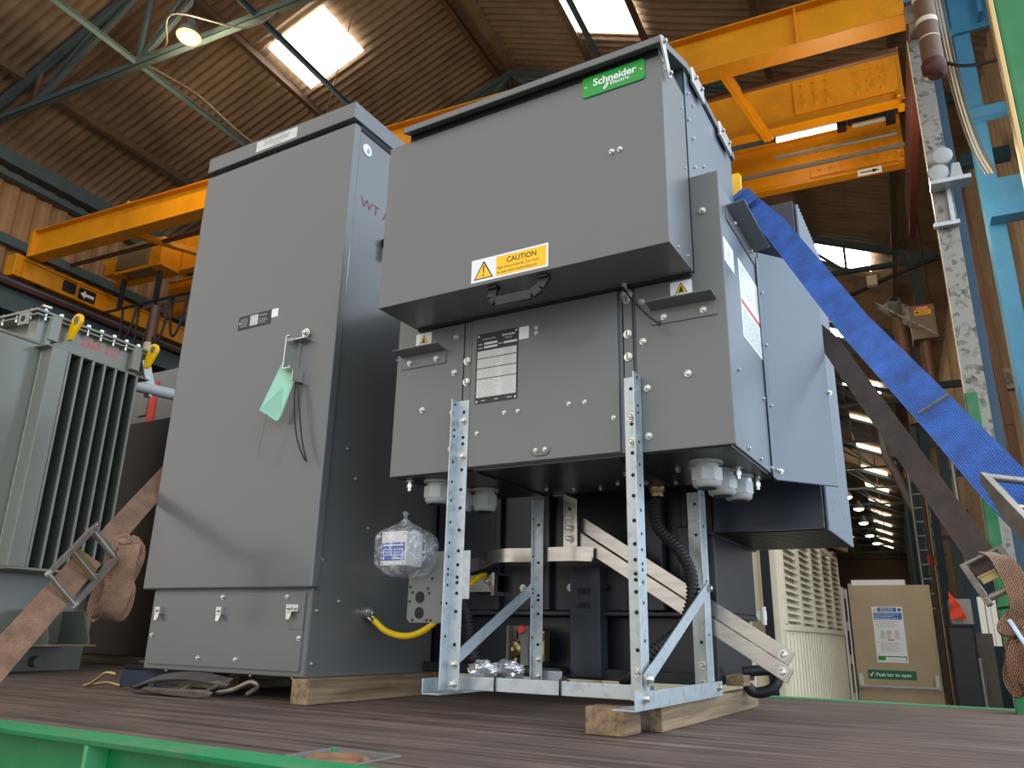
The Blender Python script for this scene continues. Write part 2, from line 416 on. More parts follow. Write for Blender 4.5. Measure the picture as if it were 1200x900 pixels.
# ================================================================== low voltage cabinet
lv = thing('low_voltage_cabinet', 'tall grey steel cabinet with an overhanging lid and a hasp on its plain door', 'cabinet', (-2.366, 2.39, .08))
b = MB(); b.box(-2.776, -1.955, 2.039, 2.745, .08, 2.225)
for y, z in ((2.067, .464), (2.172, .329), (2.066, .294), (2.064, .124), (2.152, .875), (2.208, .772), (2.30, .60), (2.40, 1.3)): b.bolt((-1.955, y, z), X_, .0055)
for x in (-2.70, -2.45, -2.25, -2.05): b.bolt((x, 2.08, .08), -Z_, .006)
b.box(-2.74, -2.0, 2.034, 2.06, 2.204, 2.236, 2)
b.box(-1.975, -1.951, 2.06, 2.735, 2.204, 2.234, 2)
b.build('cabinet_body', ['grey', 'steel', 'blackgap'], lv, .003)
b = MB(); b.box(-2.824, -1.938, 2.012, 2.052, .368, 2.207); b.build('door', 'grey', lv, .0065, 3)
b = MB(); b.box(-2.826, -1.944, 2.008, 2.757, 2.232, 2.309); b.build('lid', 'grey', lv, .004)
b = MB(); b.box(-2.776, -1.957, 2.035, 2.045, .082, .362)
b.box(-2.752, -1.975, 2.028, 2.045, .098, .352)
b.box(-2.040, -1.975, 2.0265, 2.032, .232, .352)
for x, z in ((-2.378, .338), (-2.058, .338), (-2.742, .201), (-1.985, .204), (-2.469, .127), (-2.275, .127)): b.bolt((x, 2.028, z), -Y_, .0065)
b.build('lower_panel', ['grey', 'steel'], lv, .002)
for x, z in ((-2.715, .288), (-2.375, .288), (-2.03, .297)):
    c = MB(); c.box(x - .013, x + .013, 2.010, 2.028, z - .012, z + .016); c.prism([(x - .013, 2.012, z - .008), (x + .013, 2.012, z - .008), (x + .010, 2.004, z - .034), (x - .004, 2.004, z - .034)], (0, .006, 0)); c.bolt((x, 2.010, z + .004), -Y_, .006, 0)
    if x > -2.1: c.box(x, x + .036, 2.016, 2.03, z - .008, z + .016); c.bolt((x + .025, 2.016, z + .004), -Y_, .006, 0)
    c.build('panel_clamp', 'steel', lv, .0012)
# lid badge
p = Plate((-2.512, 2.0078, 2.243), X_, Z_, .245, .052); p.backing(.0015, .004, 'lid_badge', 'silverplate', lv)
p.text('greyi', 'Schneider', .045, .020, .040, bold=.02); p.text('greyi', 'Electric', .105, .006, .016); p.rect('greyi', .012, .021, .016, .030); p.rect('greyi', .225, .021, .229, .030); p.done()
# door nameplate
p = Plate((-2.477, 2.0118, 1.388), X_, Z_, .186, .060); p.backing(.0012, 0, 'door_nameplate', 'blackplate', lv)
p.rect('cream', .068, .010, .112, .054); p.lines('greyi', .070, .012, .110, .052, 6); p.lines('cream', .012, .012, .062, .050, 5, .22); p.text('cream', 'Schneider', .118, .043, .011); p.lines('cream', .118, .012, .172, .036, 3, .2); p.disc('cream', .008, .030, .004); p.done()
p = Plate((-2.290, 2.0118, 1.412), X_, Z_, .036, .036); p.backing(.0008, .002, 'blank_sticker', 'white', lv)
# hasp
h = MB(); h.cyl((-2.078, 2.012, 1.305), (-2.078, 2.000, 1.305), .019, 20); h.bolt((-2.078, 2.0, 1.305), -Y_, .010, 0)
h.box(-2.118, -2.058, 1.978, 2.012, 1.276, 1.281); h.box(-2.118, -2.1125, 1.940, 2.004, 1.150, 1.281); h.box(-2.118, -2.100, 1.940, 1.952, 1.276, 1.282)
h.box(-2.118, -2.078, 1.940, 2.008, 1.148, 1.153); h.box(-2.081, -2.077, 1.955, 2.012, 1.104, 1.152); h.box(-2.099, -2.077, 1.985, 2.012, 1.104, 1.108)
h.build('door_hasp', 'steel', lv, .001)
# side vent disc, lock and marker writing
d = MB(); d.lathe((-1.955, 2.112, 2.137), X_, [(.027, 0), (.027, .003), (.022, .005), (.010, .005), (.010, .009), (.004, .009)], 24); d.box(-1.946, -1.944, 2.106, 2.118, 2.131, 2.143, 1); d.build('lifting_plug', ['white', 'greyi'], lv)
d = MB(); d.text('WT A+', (-1.955, 2.10, 1.875), Y_, Z_, .062, 0, sx=1.15); d.build('marker_writing', 'maroon', lv)
d = MB(); d.cyl((-1.955, 2.262, 1.775), (-1.925, 2.262, 1.775), .020, 14); d.box(-1.94, -1.925, 2.25, 2.274, 1.70, 1.775); d.build('side_latch', 'black', lv, .002)

# ================================================================== ring main unit
rm = thing('ring_main_unit', 'grey switchgear box with a projecting front hood and green maker sign, on galvanised legs', 'switchgear', (-1.03, 2.18, .70))
FY = 1.94
b = MB(); b.box(-1.572, -.484, FY + .006, 2.42, .704, 1.485); b.box(-1.495, -.558, FY + .002, 2.48, 1.18, 1.87)
b.box(-.560, -.5565, 1.938, 1.944, 1.19, 1.87, 2)
for y, z in ((2.05, .931), (2.337, .926), (2.102, .723), (2.237, .72), (2.366, .719)): b.bolt((-.484, y, z), X_, .0055)
for y, z in ((2.0, 1.56), (2.0, 1.66), (2.1, 1.62), (2.02, 1.79), (1.97, 1.80), (1.96, 1.70)): b.bolt((-.558, y, z), X_, .005)
b.box(-.558, -.548, 2.135, 2.15, 1.54, 1.62)
b.build('tank_body', ['grey_skylit', 'steel', 'blackgap'], rm, .003)
# under-plate with fixings
u = MB(); u.box(-1.560, -.49, FY + .012, 2.415, .696, .706); u.box(-1.26, -1.255, 1.95, 2.41, .690, .698, 2); u.box(-.80, -.795, 1.95, 2.41, .690, .698, 2)
for x, y in ((-1.537, 1.997), (-.543, 2.21), (-.544, 2.331), (-.534, 2.40)):
    u.cyl((x, y, .70), (x, y, .662), .0075, 10, m=1); u.cyl((x, y, .684), (x, y, .672), .012, 6, m=1, smooth=False); u.cyl((x, y, .697), (x, y, .692), .015, 12, m=1)
for k in range(9): u.bolt((-1.2 + .085 * k, 2.30 + .03 * (k % 3), .696), -Z_, .006)
for x in (-.86, -.82, -.70, -.66): u.bolt((x, 2.16, .696), -Z_, .008)
u.build('base_plate', ['dkgrey', 'steel', 'blackgap'], rm, .001)
def cover(x0, x1, ztop, bolts):
    c = MB(); c.box(x0, x1, FY, FY + .010, .700, ztop)
    for x, z in bolts: c.bolt((x, FY, z), -Y_, .0075)
    return c.build('end_cover', ['grey2', 'steel'], rm, .002)
cover(-1.577, -1.311, 1.487, ((-1.342, 1.138), (-1.343, 1.017), (-1.343, .885), (-1.343, .77), (-1.461, .908)))
cover(-.733, -.476, 1.492, ((-.712, 1.014), (-.704, .877), (-.704, .743), (-.712, 1.136), (-.589, .902), (-.525, 1.375)))
c = MB(); c.box(-1.278, -.785, FY - .006, FY + .008, .706, 1.20)
for x, z in ((-1.047, 1.114), (-1.047, 1.098), (-1.153, .861), (-1.106, .860), (-.939, .861), (-.889, .860), (-.802, .804), (-1.247, .807)): c.bolt((x, FY - .006, z), -Y_, .005)
c.prism([(-1.058, FY - .010, .742), (-.998, FY - .010, .742), (-.998, FY - .010, .728), (-1.010, FY - .010, .718), (-1.046, FY - .010, .718), (-1.058, FY - .010, .728)], (0, .004, 0))
for x in (-1.043, -1.013): c.bolt((x, FY - .010, .735), -Y_, .005)
c.build('centre_panel', ['grey2', 'steel'], rm, .002)
for x, zs in ((-1.296, (1.048, .979)), (-.757, (1.149, 1.044, .976))):
    c = MB(); c.box(x - .013, x + .020, FY + .001, FY + .012, .702, 1.19, 0); c.box(x - .016, x - .0125, FY - .001, FY + .012, .702, 1.19, 2); c.box(x + .0145, x + .018, FY - .001, FY + .012, .702, 1.19, 2)
    for z in zs:
        c.cyl((x, FY + .001, z), (x, FY - .003, z), .0125, 16, m=1, smooth=False); c.cyl((x, FY - .003, z), (x, FY - .009, z), .0085, 14, m=1); c.box(x - .0015, x + .0015, FY - .0105, FY - .008, z - .008, z + .008, 2)
    c.build('joint_channel', ['grey2', 'steel', 'blackgap'], rm, .001)
# hood with its sloping roof plate
hd = MB(); hd.box(-1.499, -.557, 1.732, 1.930, 1.188, 1.765); hd.box(-1.49, -.566, 1.925, 1.939, 1.18, 1.80, 1)
hd.box(-1.42, -.565, 1.736, 1.93, 1.764, 1.796, 1)  # black filler stands in for the shade between hood and roof plate
for x in (-.708, -.684): hd.bolt((x, 1.732, 1.501), -Y_, .006, 2)
for y, z in ((1.752, 1.752), (1.765, 1.735), (1.775, 1.752), (1.90, 1.70), (1.90, 1.50), (1.88, 1.215), (1.80, 1.205)): hd.bolt((-.557, y, z), X_, .0035, 2)
hood = hd.build('hood', ['grey2', 'blackgap', 'steel'], rm, .003)
r = MB(); r.prism([(-1.425, 1.700, 1.780), (-1.425, 1.700, 1.803), (-1.425, 1.95, 1.900), (-1.425, 2.50, 1.900), (-1.425, 2.50, 1.874), (-1.425, 1.95, 1.874)], (.877, 0, 0)); r.build('roof_plate', 'grey2', rm, .003)
for y0, z0, y1, z1 in ((1.702, 1.800, 1.76, 1.70), (1.98, 1.89, 2.10, 1.865), (2.28, 1.89, 2.42, 1.865)):
    c = MB()
    if y0 < 1.8: c.bar((-.544, y0, z0), (-.544, y1, z1), .006, .03, 0, Y_); c.bolt((-.541, y0 + .01, z0 - .012), X_, .007); c.bolt((-.541, y1 - .008, z1 + .012), X_, .006)
    else: c.box(-.549, -.540, y0, y1, z1 - .02, z0 + .010); c.bolt((-.540, y0 + .03, z0 - .01), X_, .006); c.bolt((-.540, y1 - .03, z0 - .01), X_, .006)
    c.build('hinge', ['steel', 'steel'], rm, .0015)
# pull handle under the hood
c = MB(); pts = [(-1.095, 1.760, 1.187), (-1.095, 1.752, 1.150), (-1.078, 1.746, 1.132), (-.962, 1.746, 1.132), (-.940, 1.752, 1.150), (-.925, 1.760, 1.187)]
for i in range(5): c.bar(pts[i], pts[i + 1], .030, .012, 0, Y_)
c.box(-1.108, -1.080, 1.745, 1.775, 1.178, 1.190); c.box(-.945, -.915, 1.745, 1.775, 1.178, 1.190)
c.build('pull_handle', 'blackplate', rm, .002)
# lifting brackets
def bracket(p, U, Nn, ln):
    p, U, Nn = V(p), V(U), V(Nn); c = MB(); q = p + U * ln
    c.prism([p, p + Z_ * .046, p + Z_ * .046 + Nn * .004, p + Nn * .004], q - p)
    c.prism([p + Z_ * .042, p + Z_ * .050 + Nn * .055, p + Z_ * .054 + Nn * .055, p + Z_ * .047], q - p)
    for t in (.2, .8): c.bolt(p + U * ln * t + Z_ * .018 + Nn * .004, Nn, .007)
    c.build('lifting_bracket', ['grey2', 'steel'], rm, .0012)
bracket((-.685, FY, 1.056), X_, -Y_, .185); bracket((-1.556, FY, 1.056), X_, -Y_, .178); bracket((-.484, 2.035, 1.385), Y_, X_, .33)
# angled side cover
a0, a1 = V((-.481, 2.42, 0)), V((-.330, 2.612, 0)); dn = (a1 - a0).normalized(); nn = V((dn.y, -dn.x, 0))
c = MB(); c.prism([a0 + Z_ * .692, a1 + Z_ * .692, a1 + Z_ * 1.455, a0 + Z_ * 1.455], -nn * .010)
c.prism([a0 + Z_ * .692, a0 + Z_ * .692 - Y_ * .045, a0 + Z_ * 1.42 - Y_ * .045, a0 + Z_ * 1.42], X_ * .004)
for z in (.72, .92, 1.12, 1.30): c.bolt(a0 + V((.004, -.018, z)), X_, .006)
for z in (.72,): c.bolt(a0 + dn * .02 + Z_ * z, nn, .006)
c.bolt(a1 + Z_ * 1.0, nn, .006)
c.build('angled_side_cover', ['grey_skylit', 'steel'], rm, .002)
# cable glands
for x, y in ((-1.457, 2.04), (-1.477, 2.207), (-1.400, 2.235), (-.601, 2.10), (-.597, 2.235), (-.575, 2.335)):
    c = MB(); c.cyl((x, y, .697), (x, y, .688), .046, 24); c.lathe((x, y, .688), -Z_, [(.034, 0), (.034, .018)], 20)
    c.cyl((x, y, .676), (x, y, .640), .044, 8, smooth=False); c.lathe((x, y, .640), -Z_, [(.040, 0), (.038, .012), (.030, .018), (.026, .018)], 20); c.cyl((x, y, .6225), (x, y, .620), .026, 16, m=1)
    c.build('cable_gland', ['plastic', 'black'], rm, .001)
# latch hook with its hanging cable tie
c = MB(); c.lathe((-.757, FY, 1.165), -Y_, [(.018, 0), (.018, .004), (.010, .006), (.008, .02)], 18)
c.tube([(-.757, 1.928, 1.165), (-.754, 1.915, 1.185), (-.748, 1.905, 1.205), (-.738, 1.895, 1.213), (-.722, 1.885, 1.213), (-.712, 1.88, 1.211)], .0075, 10)
c.build('latch_hook', 'plastic', rm)
c = MB(); c.tube([(-.757, 1.92, 1.168), (-.752, 1.90, 1.172), (-.735, 1.905, 1.14), (-.705, 1.90, 1.10), (-.675, 1.898, 1.065), (-.652, 1.90, 1.043)], .0028, 6); c.box(-.656, -.646, 1.896, 1.904, 1.038, 1.048); c.build('cable_tie', 'black', rm)
# ---- labels
p = Plate((-.794, 1.7305, 1.703), X_, Z_, .190, .067); p.backing(.0025, .010, 'maker_sign', 'grn', rm)
p.text('white', 'Schneider', .034, .031, .0335, bold=.025, sx=.98); p.text('white', 'Electric', .086, .017, .0175, bold=.012, sx=1.12)
p.poly('white', [(.064, .010), (.070, .009), (.077, .014), (.082, .026), (.079, .029), (.073, .027), (.067, .018)]); p.poly('grn', [(.068, .014), (.072, .015), (.077, .024), (.074, .024)], 2)
p.disc('brass', .011, .034, .004); p.disc('brass', .179, .034, .004); p.done()
p = Plate((-1.155, 1.7315, 1.198), X_, Z_, .252, .073); p.backing(.0009, 0, 'handling_warning_label', 'white', rm)
def triangle(p, cx, cy, s):
    p.poly('black_i', [(cx - s, cy - .55 * s), (cx + s, cy - .55 * s), (cx + .06 * s, cy + 1.12 * s), (cx - .06 * s, cy + 1.12 * s)], 1)
    p.poly('yel', [(cx - .84 * s, cy - .46 * s), (cx + .84 * s, cy - .46 * s), (cx, cy + .95 * s)], 2)
triangle(p, .042, .026, .033); p.poly('black_i', [(.0395, .050), (.0445, .050), (.0435, .026), (.0405, .026)], 3); p.disc('black_i', .042, .0185, .0026, 3)
p.rect('yel', .084, .006, .246, .067, 1); p.text('black_i', 'CAUTION', .118, .0425, .0235, bold=.012, sx=.92); p.text('black_i', 'High centre of gravity. Care must', .088, .027, .0115, sx=.86); p.text('black_i', 'be taken when manhandling unit.', .088, .0125, .0115, sx=.86); p.done()
for x in (-.628, -1.503):
    p = Plate((x, FY - .0002, 1.108), X_, Z_, .062, .066); p.backing(.0009, .003, 'weight_label', 'white', rm)
    triangle(p, .031, .040, .018); p.disc('black_i', .031, .046, .003, 3); p.poly('black_i', [(.024, .033), (.038, .033), (.035, .043), (.027, .043)], 3)
    p.text('black_i', 'Caution', .031, .0165, .0155, 'CENTER', .02); p.text('black_i', '15kg', .031, .004, .0135, 'CENTER', .02); p.done()
p = Plate((-1.259, FY - .0062, .900), X_, Z_, .150, .228); p.backing(.0012, .002, 'rating_plate', 'blackplate', rm)
p.text('cream', 'Schneider', .092, .208, .0125, bold=.02); p.text('cream', 'Electric', .104, .199, .008); p.text('cream', 'Transformer Data', .020, .206, .0085, sx=.8)
for v in (.190, .178): p.rect('cream', .028, v, .076, v + .007); p.rect('greyi', .006, v + .001, .022, v + .005)
p.rect('cream', .098, .183, .146, .190); p.rect('greyi', .080, .184, .094, .188)
for v0, v1 in ((.147, .170), (.114, .144), (.080, .111), (.019, .077)):
    p.rect('cream', .005, v0, .145, v1); n = int((v1 - v0) / .0052)
    p.lines('greyi', .009, v0 + .001, .092, v1 - .001, n, .3); p.lines('greyi', .100, v0 + .001, .143, v1 - .001, n, .3); p.rect('greyi', .0955, v0, .0962, v1)
for u in (.024, .070, .115): p.lines('cream', u, .006, u + .02, .011, 1, .5)
for u, v in ((.007, .220), (.143, .220), (.007, .007), (.143, .007)): p.disc('cream', u, v, .0035)
p.done()
p = Plate((-1.107, FY - .0062, 1.086), X_, Z_, .034, .040); p.backing(.0008, .003, 'blank_sticker', 'white', rm)
# long side label and small side sticker
p = Plate((-.4838, 2.145, 1.062), Y_, Z_, .285, .250); p.backing(.0009, 0, 'mimic_label', 'white', rm)
p.rect('red', .004, .108, .281, .122); p.lines('greyi', .015, .010, .270, .098, 7, .35); p.lines('greyi', .19, .150, .275, .24, 8, .3)
for (u0, v0, u1, v1) in ((.03, .15, .033, .235), (.03, .232, .14, .235), (.137, .16, .14, .235), (.06, .16, .14, .163), (.085, .17, .088, .22), (.11, .15, .113, .2)): p.rect('greyi', u0, v0, u1, v1)
for u, v in ((.05, .22), (.087, .15), (.139, .19)): p.disc('greyi', u, v, .010); p.disc('white', u, v, .008, 2)
p.done()
p = Plate((-.4838, 1.985, 1.232), Y_, Z_, .103, .076); p.backing(.0009, 0, 'side_sticker', 'white', rm); p.lines('greyi', .03, .03, .07, .05, 2, .3); p.done()

# ================================================================== support frame
sf = thing('support_frame', 'galvanised angle-steel stand of perforated legs under the grey switchgear', 'support frame', (-1.02, 2.3, .07))
def holes(c, x, y, nrm, zs, r=.006, m=1):
    for z in zs: c.cyl((x, y, z), V((x, y, z)) + V(nrm) * .0012, r, 10, m=m, smooth=False)
def leg(xf, y, z0, z1, w, dep, side, hs=(), bl=()):
    '''angle with a plate facing the viewer and a flange standing forward at xf'''
    c = MB(); x0, x1 = (xf, xf + w) if side < 0 else (xf - w, xf); c.box(x0, x1, y, y + .004, z0, z1); c.box(xf, xf - side * .004, y - dep, y, z0, z1)
    holes(c, (x0 + x1) / 2 + side * -.004, y, -Y_, hs, .0052); holes(c, xf + (.004 if side < 0 else 0), y - dep * .5, X_, [h + .022 for h in hs], .0042)
    for z in bl: c.bolt(((x0 + x1) / 2 + side * -.004, y, z), -Y_, .009, 2)
    for z in (z0 + .016, z0 + .068): c.bolt(((x0 + x1) / 2 + side * -.004, y, z), -Y_, .009, 2)
    return c.build('leg', ['galv', 'blackgap', 'steel'], sf, .001)
hz = [.20, .29, .34, .37, .385, .42, .46, .52, .585, .64, .70, .78, .80, .88]
leg(-1.322, 1.933, .080, .918, .043, .035, -1, hz, (.852, .740)); leg(-.722, 1.933, .082, .914, .048, .048, 1, hz, (.80, .73))
leg(-1.332, 2.452, .085, .689, .040, .012, -1, [.20, .30, .345, .36, .47, .60]); leg(-.730, 2.513, .085, .689, .060, .060, 1, [.22, .38, .55, .65])
def side_bar(x, y0, y1, sw, hs):
    c = MB(); c.box(x - .004, x, y0, y1, .070, .108); c.box(min(x, x + sw * .058), max(x, x + sw * .058), y0 - .004, y1, .066, .070)
    for y in hs: c.bolt((x, y, .092), X_, .009, 1)
    return c.build('side_rail', ['galv', 'steel'], sf, .001)
side_bar(-1.386, 1.915, 2.50, 1, ()); side_bar(-.716, 1.825, 2.55, -1, (1.88, 2.50))
c = MB(); c.box(-1.36, -.722, 1.975, 1.979, .080, .116); c.box(-1.36, -.722, 1.979, 2.02, .080, .084); c.build('front_rail', 'galv', sf, .0015)
c = MB(); c.box(-1.345, -1.23, 2.478, 2.482, .078, .118); c.build('rear_rail', 'galv', sf, .001)
c = MB(); c.bar((-.712, 1.875, .128), (-.712, 2.445, .384), .005, .036, 0); c.bolt((-.709, 1.89, .135), X_, .010, 1); c.bolt((-.709, 2.43, .377), X_, .009, 1); c.build('diagonal_brace', ['galv', 'steel'], sf, .001)
c = MB(); c.bar((-1.333, 1.96, .142), (-1.333, 2.46, .387), .005, .036, 0); c.build('diagonal_brace', ['galv', 'steel'], sf, .001)

# tie on the front rail
for x in (-1.185, -.985):
    c = MB(); c.tube([(x, 1.972, .080), (x, 1.971, .098), (x, 1.972, .118), (x, 1.998, .120), (x, 2.024, .116), (x, 2.024, .080), (x, 1.998, .0765)], .003, 6, closed=True); c.box(x - .005, x + .005, 1.990, 2.0, .118, .126)
    tag(c.build('cable_tie', 'black'), 'black cable tie on the front rail ' + ('under the foil bundle' if x < -1.1 else 'nearer the right-hand leg'), 'cable tie', 'cable ties round the front rail')

# ================================================================== relay box, its bracket and bag
rb = thing('control_box', 'small cream control box wrapped in clear film on a grey punched bracket', 'control box', (-1.55, 2.1, .26))
c = MB(); c.box(-1.640, -1.540, 2.0, 2.09, .430, .538)
for x in (-1.632, -1.548):
    for z in (.438, .530): c.cyl((x, 2.0, z), (x, 1.998, z), .0035, 10, m=1)
c.cyl((-1.592, 2.0, .505), (-1.592, 1.9985, .505), .004, 10, m=1)
c.build('enclosure', ['cream', 'greyi'], rb, .003)
p = Plate((-1.636, 1.9998, .446), X_, Z_, .092, .056); p.backing(.0008, .002, 'front_label', 'blud', rb); p.lines('white', .006, .044, .086, .052, 1, .5, rag=0)
for u in (.008, .050): p.rect('white', u, .016, u + .034, .036, 1); p.rect('blud', u + .002, .018, u + .032, .034, 2)
p.text('white', 'TEST', .0125, .022, .0095, lay=3); p.text('white', 'RESET', .0535, .022, .0085, lay=3); p.lines('white', .045, .004, .086, .010, 1, .5); p.rect('white', .006, .004, .012, .011); p.done()
p = Plate((-1.5398, 2.045, .45), Y_, Z_, .03, .06); p.backing(.0006, 0, 'side_label', 'white', rb); p.lines('grn', .004, .01, .026, .05, 5, .3); p.done()
c = MB(); c.prism([(-1.594, 2.095, .272), (-1.582, 2.095, .260), (-1.432, 2.095, .260), (-1.420, 2.095, .272), (-1.420, 2.095, .48), (-1.594, 2.095, .48)], (0, .004, 0))
for x, z, r in ((-1.545, .338, .018), (-1.545, .290, .018)): c.cyl((x, 2.0945, z), (x, 2.094, z), r, 22, m=1, smooth=False)
for x, z in ((-1.50, .395), (-1.515, .365), (-1.51, .350), (-1.585, .37), (-1.575, .353), (-1.46, .32), (-1.585, .325), (-1.57, .268), (-1.515, .268), (-1.50, .268), (-1.45, .268)): c.cyl((x, 2.0945, z), (x, 2.094, z), .0045, 10, m=1, smooth=False)
c.build('mounting_plate', ['grey2', 'blackgap'], rb, .001)
c = MB(); c.box(-1.424, -1.420, 2.06, 2.10, .33, .475); c.box(-1.424, -1.335, 2.056, 2.060, .33, .475); c.build('fixing_flange', 'galv', rb, .001)
# film bag: puffed hull round the box, gathered at the top
random.seed(11)
def bagpt(i, j, n=26, k=16):
    th = 2 * PI * j / n; t = i / k; z = .398 + .182 * t
    sx, sy = .066 + .012 * math.sin(PI * t), .062 + .012 * math.sin(PI * t)
    if t > .72: q = 1 - ((t - .72) / .28) ** 1.2; sx *= max(q, .12); sy *= max(q, .12)
    if t < .22: q = .45 + .55 * (t / .22) ** .6; sx *= q; sy *= q
    e = .55; cx, sn = math.cos(th), math.sin(th)
    x = math.copysign(abs(cx) ** e, cx) * sx; y = math.copysign(abs(sn) ** e, sn) * sy
    w = 1 + .035 * math.sin(5 * th + 9 * t) + .03 * math.sin(11 * th - 7 * t)
    lean = .030 * (1 - t) * (cx > .2)
    return V((-1.583 + x * w * 1.12 + lean, 2.046 + y * w, z))
c = MB(); c.sheet(lambda i, j: bagpt(i, j % 26), 16, 26); c.tube([(-1.583, 2.046, .576), (-1.586, 2.043, .592), (-1.579, 2.04, .60)], .009, 8, rfun=lambda i: (.010, .007, .011)[i]); c.build('film_bag', 'film', rb)

# ================================================================== cables, conduits, bars
def spline(pts, n=10):
    pts = [V(p) for p in pts]; out = []
    P = [pts[0] * 2 - pts[1]] + pts + [pts[-1] * 2 - pts[-2]]
    for i in range(1, len(P) - 2):
        for k in range(n):
            t = k / n; a, b_, c_, d = P[i - 1], P[i], P[i + 1], P[i + 2]
            out.append(.5 * ((2 * b_) + (c_ - a) * t + (2 * a - 5 * b_ + 4 * c_ - d) * t * t + (3 * b_ - a - 3 * c_ + d) * t ** 3))
    out.append(pts[-1]); return out
ec = thing('earth_cable', 'yellow and green earth cable sagging from the tall cabinet to a clamp behind the leg', 'cable', (-1.8, 2.35, .22))
cp = spline([(-1.945, 2.314, .296), (-1.915, 2.325, .270), (-1.866, 2.34, .232), (-1.78, 2.35, .218), (-1.709, 2.38, .250), (-1.66, 2.45, .34), (-1.66, 2.6, .43), (-1.655, 2.66, .45)])
c = MB(); c.tube(cp, .0115, 10); c.tube([q + V((.001, .004, .0085)) for q in cp], .0058, 8, m=1); c.build('cable', ['earth_y', 'earth_g'], ec)
c = MB()
for k in range(7): q = cp[3 + k]; c.tube([q + (cp[5 + k] - cp[1 + k]).normalized() * .002 + V((0, 0, 0)), q + (cp[5 + k] - cp[1 + k]).normalized() * .006], .0145, 12, m=k % 2)
c.build('tape_wrap', ['earth_y', 'earth_g'], ec)
c = MB(); c.cyl((-1.9545, 2.314, .296), (-1.930, 2.314, .296), .021, 16); c.bolt((-1.93, 2.314, .296), X_, .014, 0); c.bar((-1.938, 2.314, .29), (-1.918, 2.325, .272), .022, .016); c.build('cable_lug', 'steel', ec)
c = MB(); c.box(-1.73, -1.60, 2.665, 2.718, .385, .452); c.bolt((-1.645, 2.665, .425), -Y_, .012); c.box(-1.615, -1.60, 2.64, 2.718, .370, .458); c.build('clamp_block', ['alu', 'steel'], ec, .002)

def conduit(pts, r, label, loc):
    c = MB(); q = spline(pts, 14); n = len(q); L = sum((q[i + 1] - q[i]).length for i in range(n - 1)); m = int(L / .0032); out = []
    acc = [0]
    for i in range(n - 1): acc.append(acc[-1] + (q[i + 1] - q[i]).length)
    j = 0
    for k in range(m + 1):
        s_ = L * k / m
        while j < n - 2 and acc[j + 1] < s_: j += 1
        out.append(q[j].lerp(q[j + 1], (s_ - acc[j]) / max(acc[j + 1] - acc[j], 1e-9)))
    c.tube(out, r, 12, rfun=lambda i: r * (1.08 if i % 4 < 2 else .84))
    o = c.build('corrugated_conduit', 'black', None); tag(o, label, 'conduit'); return o, out
conduit([(-.858, 2.42, .664), (-.870, 2.42, .63), (-.858, 2.42, .566), (-.800, 2.42, .503), (-.758, 2.405, .438), (-.746, 2.39, .372), (-.756, 2.38, .310), (-.785, 2.36, .252), (-.86, 2.34, .19), (-.93, 2.36, .125), (-.98, 2.40, .106)], .0185, 'black ribbed conduit curving down beside the right-hand diagonal brace', None)
conduit([(-1.475, 2.17, .40), (-1.438, 2.19, .31), (-1.425, 2.2, .25), (-1.408, 2.2, .192), (-1.395, 2.20, .15)], .0175, 'black ribbed conduit running down behind the left front leg to the foil bundle', None)
c = MB(); c.lathe((-.858, 2.42, .6955), -Z_, [(.026, 0), (.026, .012), (.022, .014), (.022, .03)], 10); tag(c.build('conduit_fitting', 'brass'), 'brass conduit fitting under the switchgear base above the right ribbed conduit', 'conduit fitting')
# foil wrapped bundle
def foil(cx, cy, cz, rx, ry, rz, seed):
    rnd = random.Random(seed); ph = [rnd.uniform(0, 6.3) for _ in range(6)]
    def f(i, j):
        th = PI * i / 14; p_ = 2 * PI * (j % 22) / 22
        w = 1 + .12 * math.sin(5 * p_ + ph[0] + 3 * th) + .10 * math.sin(9 * th + ph[1] + 2 * p_) + .06 * math.sin(13 * p_ + ph[2])
        return V((cx + rx * w * math.cos(th), cy + ry * w * math.sin(th) * math.cos(p_), cz + rz * w * math.sin(th) * math.sin(p_)))
    return f
c = MB(); c.sheet(foil(-1.325, 2.14, .130, .050, .026, .024, 1), 14, 22, smooth=False); c.sheet(foil(-1.255, 2.16, .134, .052, .026, .022, 4), 14, 22, smooth=False); tag(c.build('foil_bundle', 'foil'), 'crumpled silver foil bundle lying behind the galvanised front rail', 'foil bundle')
# slanting bars under the switchgear
ub0, ub1 = V((-1.185, 2.535, .612)), V((-.515, 2.60, .176)); lb0, lb1 = V((-1.20, 2.51, .566)), V((-.515, 2.565, .127))
for p0, p1, lab in ((ub0, ub1, 'upper of the two slanting metal bars under the switchgear'), (lb0, lb1, 'lower of the two slanting metal bars under the switchgear')):
    c = MB(); c.bar(p0, p1, .010, .044, 0); d = (p1 - p0).normalized(); e = p1 - d * .025
    nrm = d.cross(d.cross(Z_)).cross(d).normalized(); side = d.cross(Z_).normalized()
    c.bolt(e + side * .0045, side, .012, 1); c.bolt(e - side * .0045, -side, .012, 1)
    tag(c.build('slanting_bar', ['alu', 'steel'], None, .001), lab, 'metal bar', 'slanting bars under the switchgear')
c = MB(); c.box(-1.228, -1.176, 2.482, 2.490, .520, .690); c.box(-1.228, -1.176, 2.40, 2.490, .688, .695)
for z in (.622, .588, .552): c.bolt((-1.202, 2.482, z), -Y_, .012)
c.cyl((-1.202, 2.482, .655), (-1.202, 2.481, .655), .006, 10, m=2); tag(c.build('hanging_strap_plate', ['alu', 'steel', 'blackgap'], None, .001), 'flat metal plate with three bolts hanging under the switchgear', 'metal plate')
c = MB(); q = spline([(-1.80, 2.64, .470), (-1.66, 2.615, .488), (-1.55, 2.52, .497), (-1.47, 2.48, .502), (-1.35, 2.478, .500), (-1.2, 2.478, .500), (-1.118, 2.492, .497)], 6)
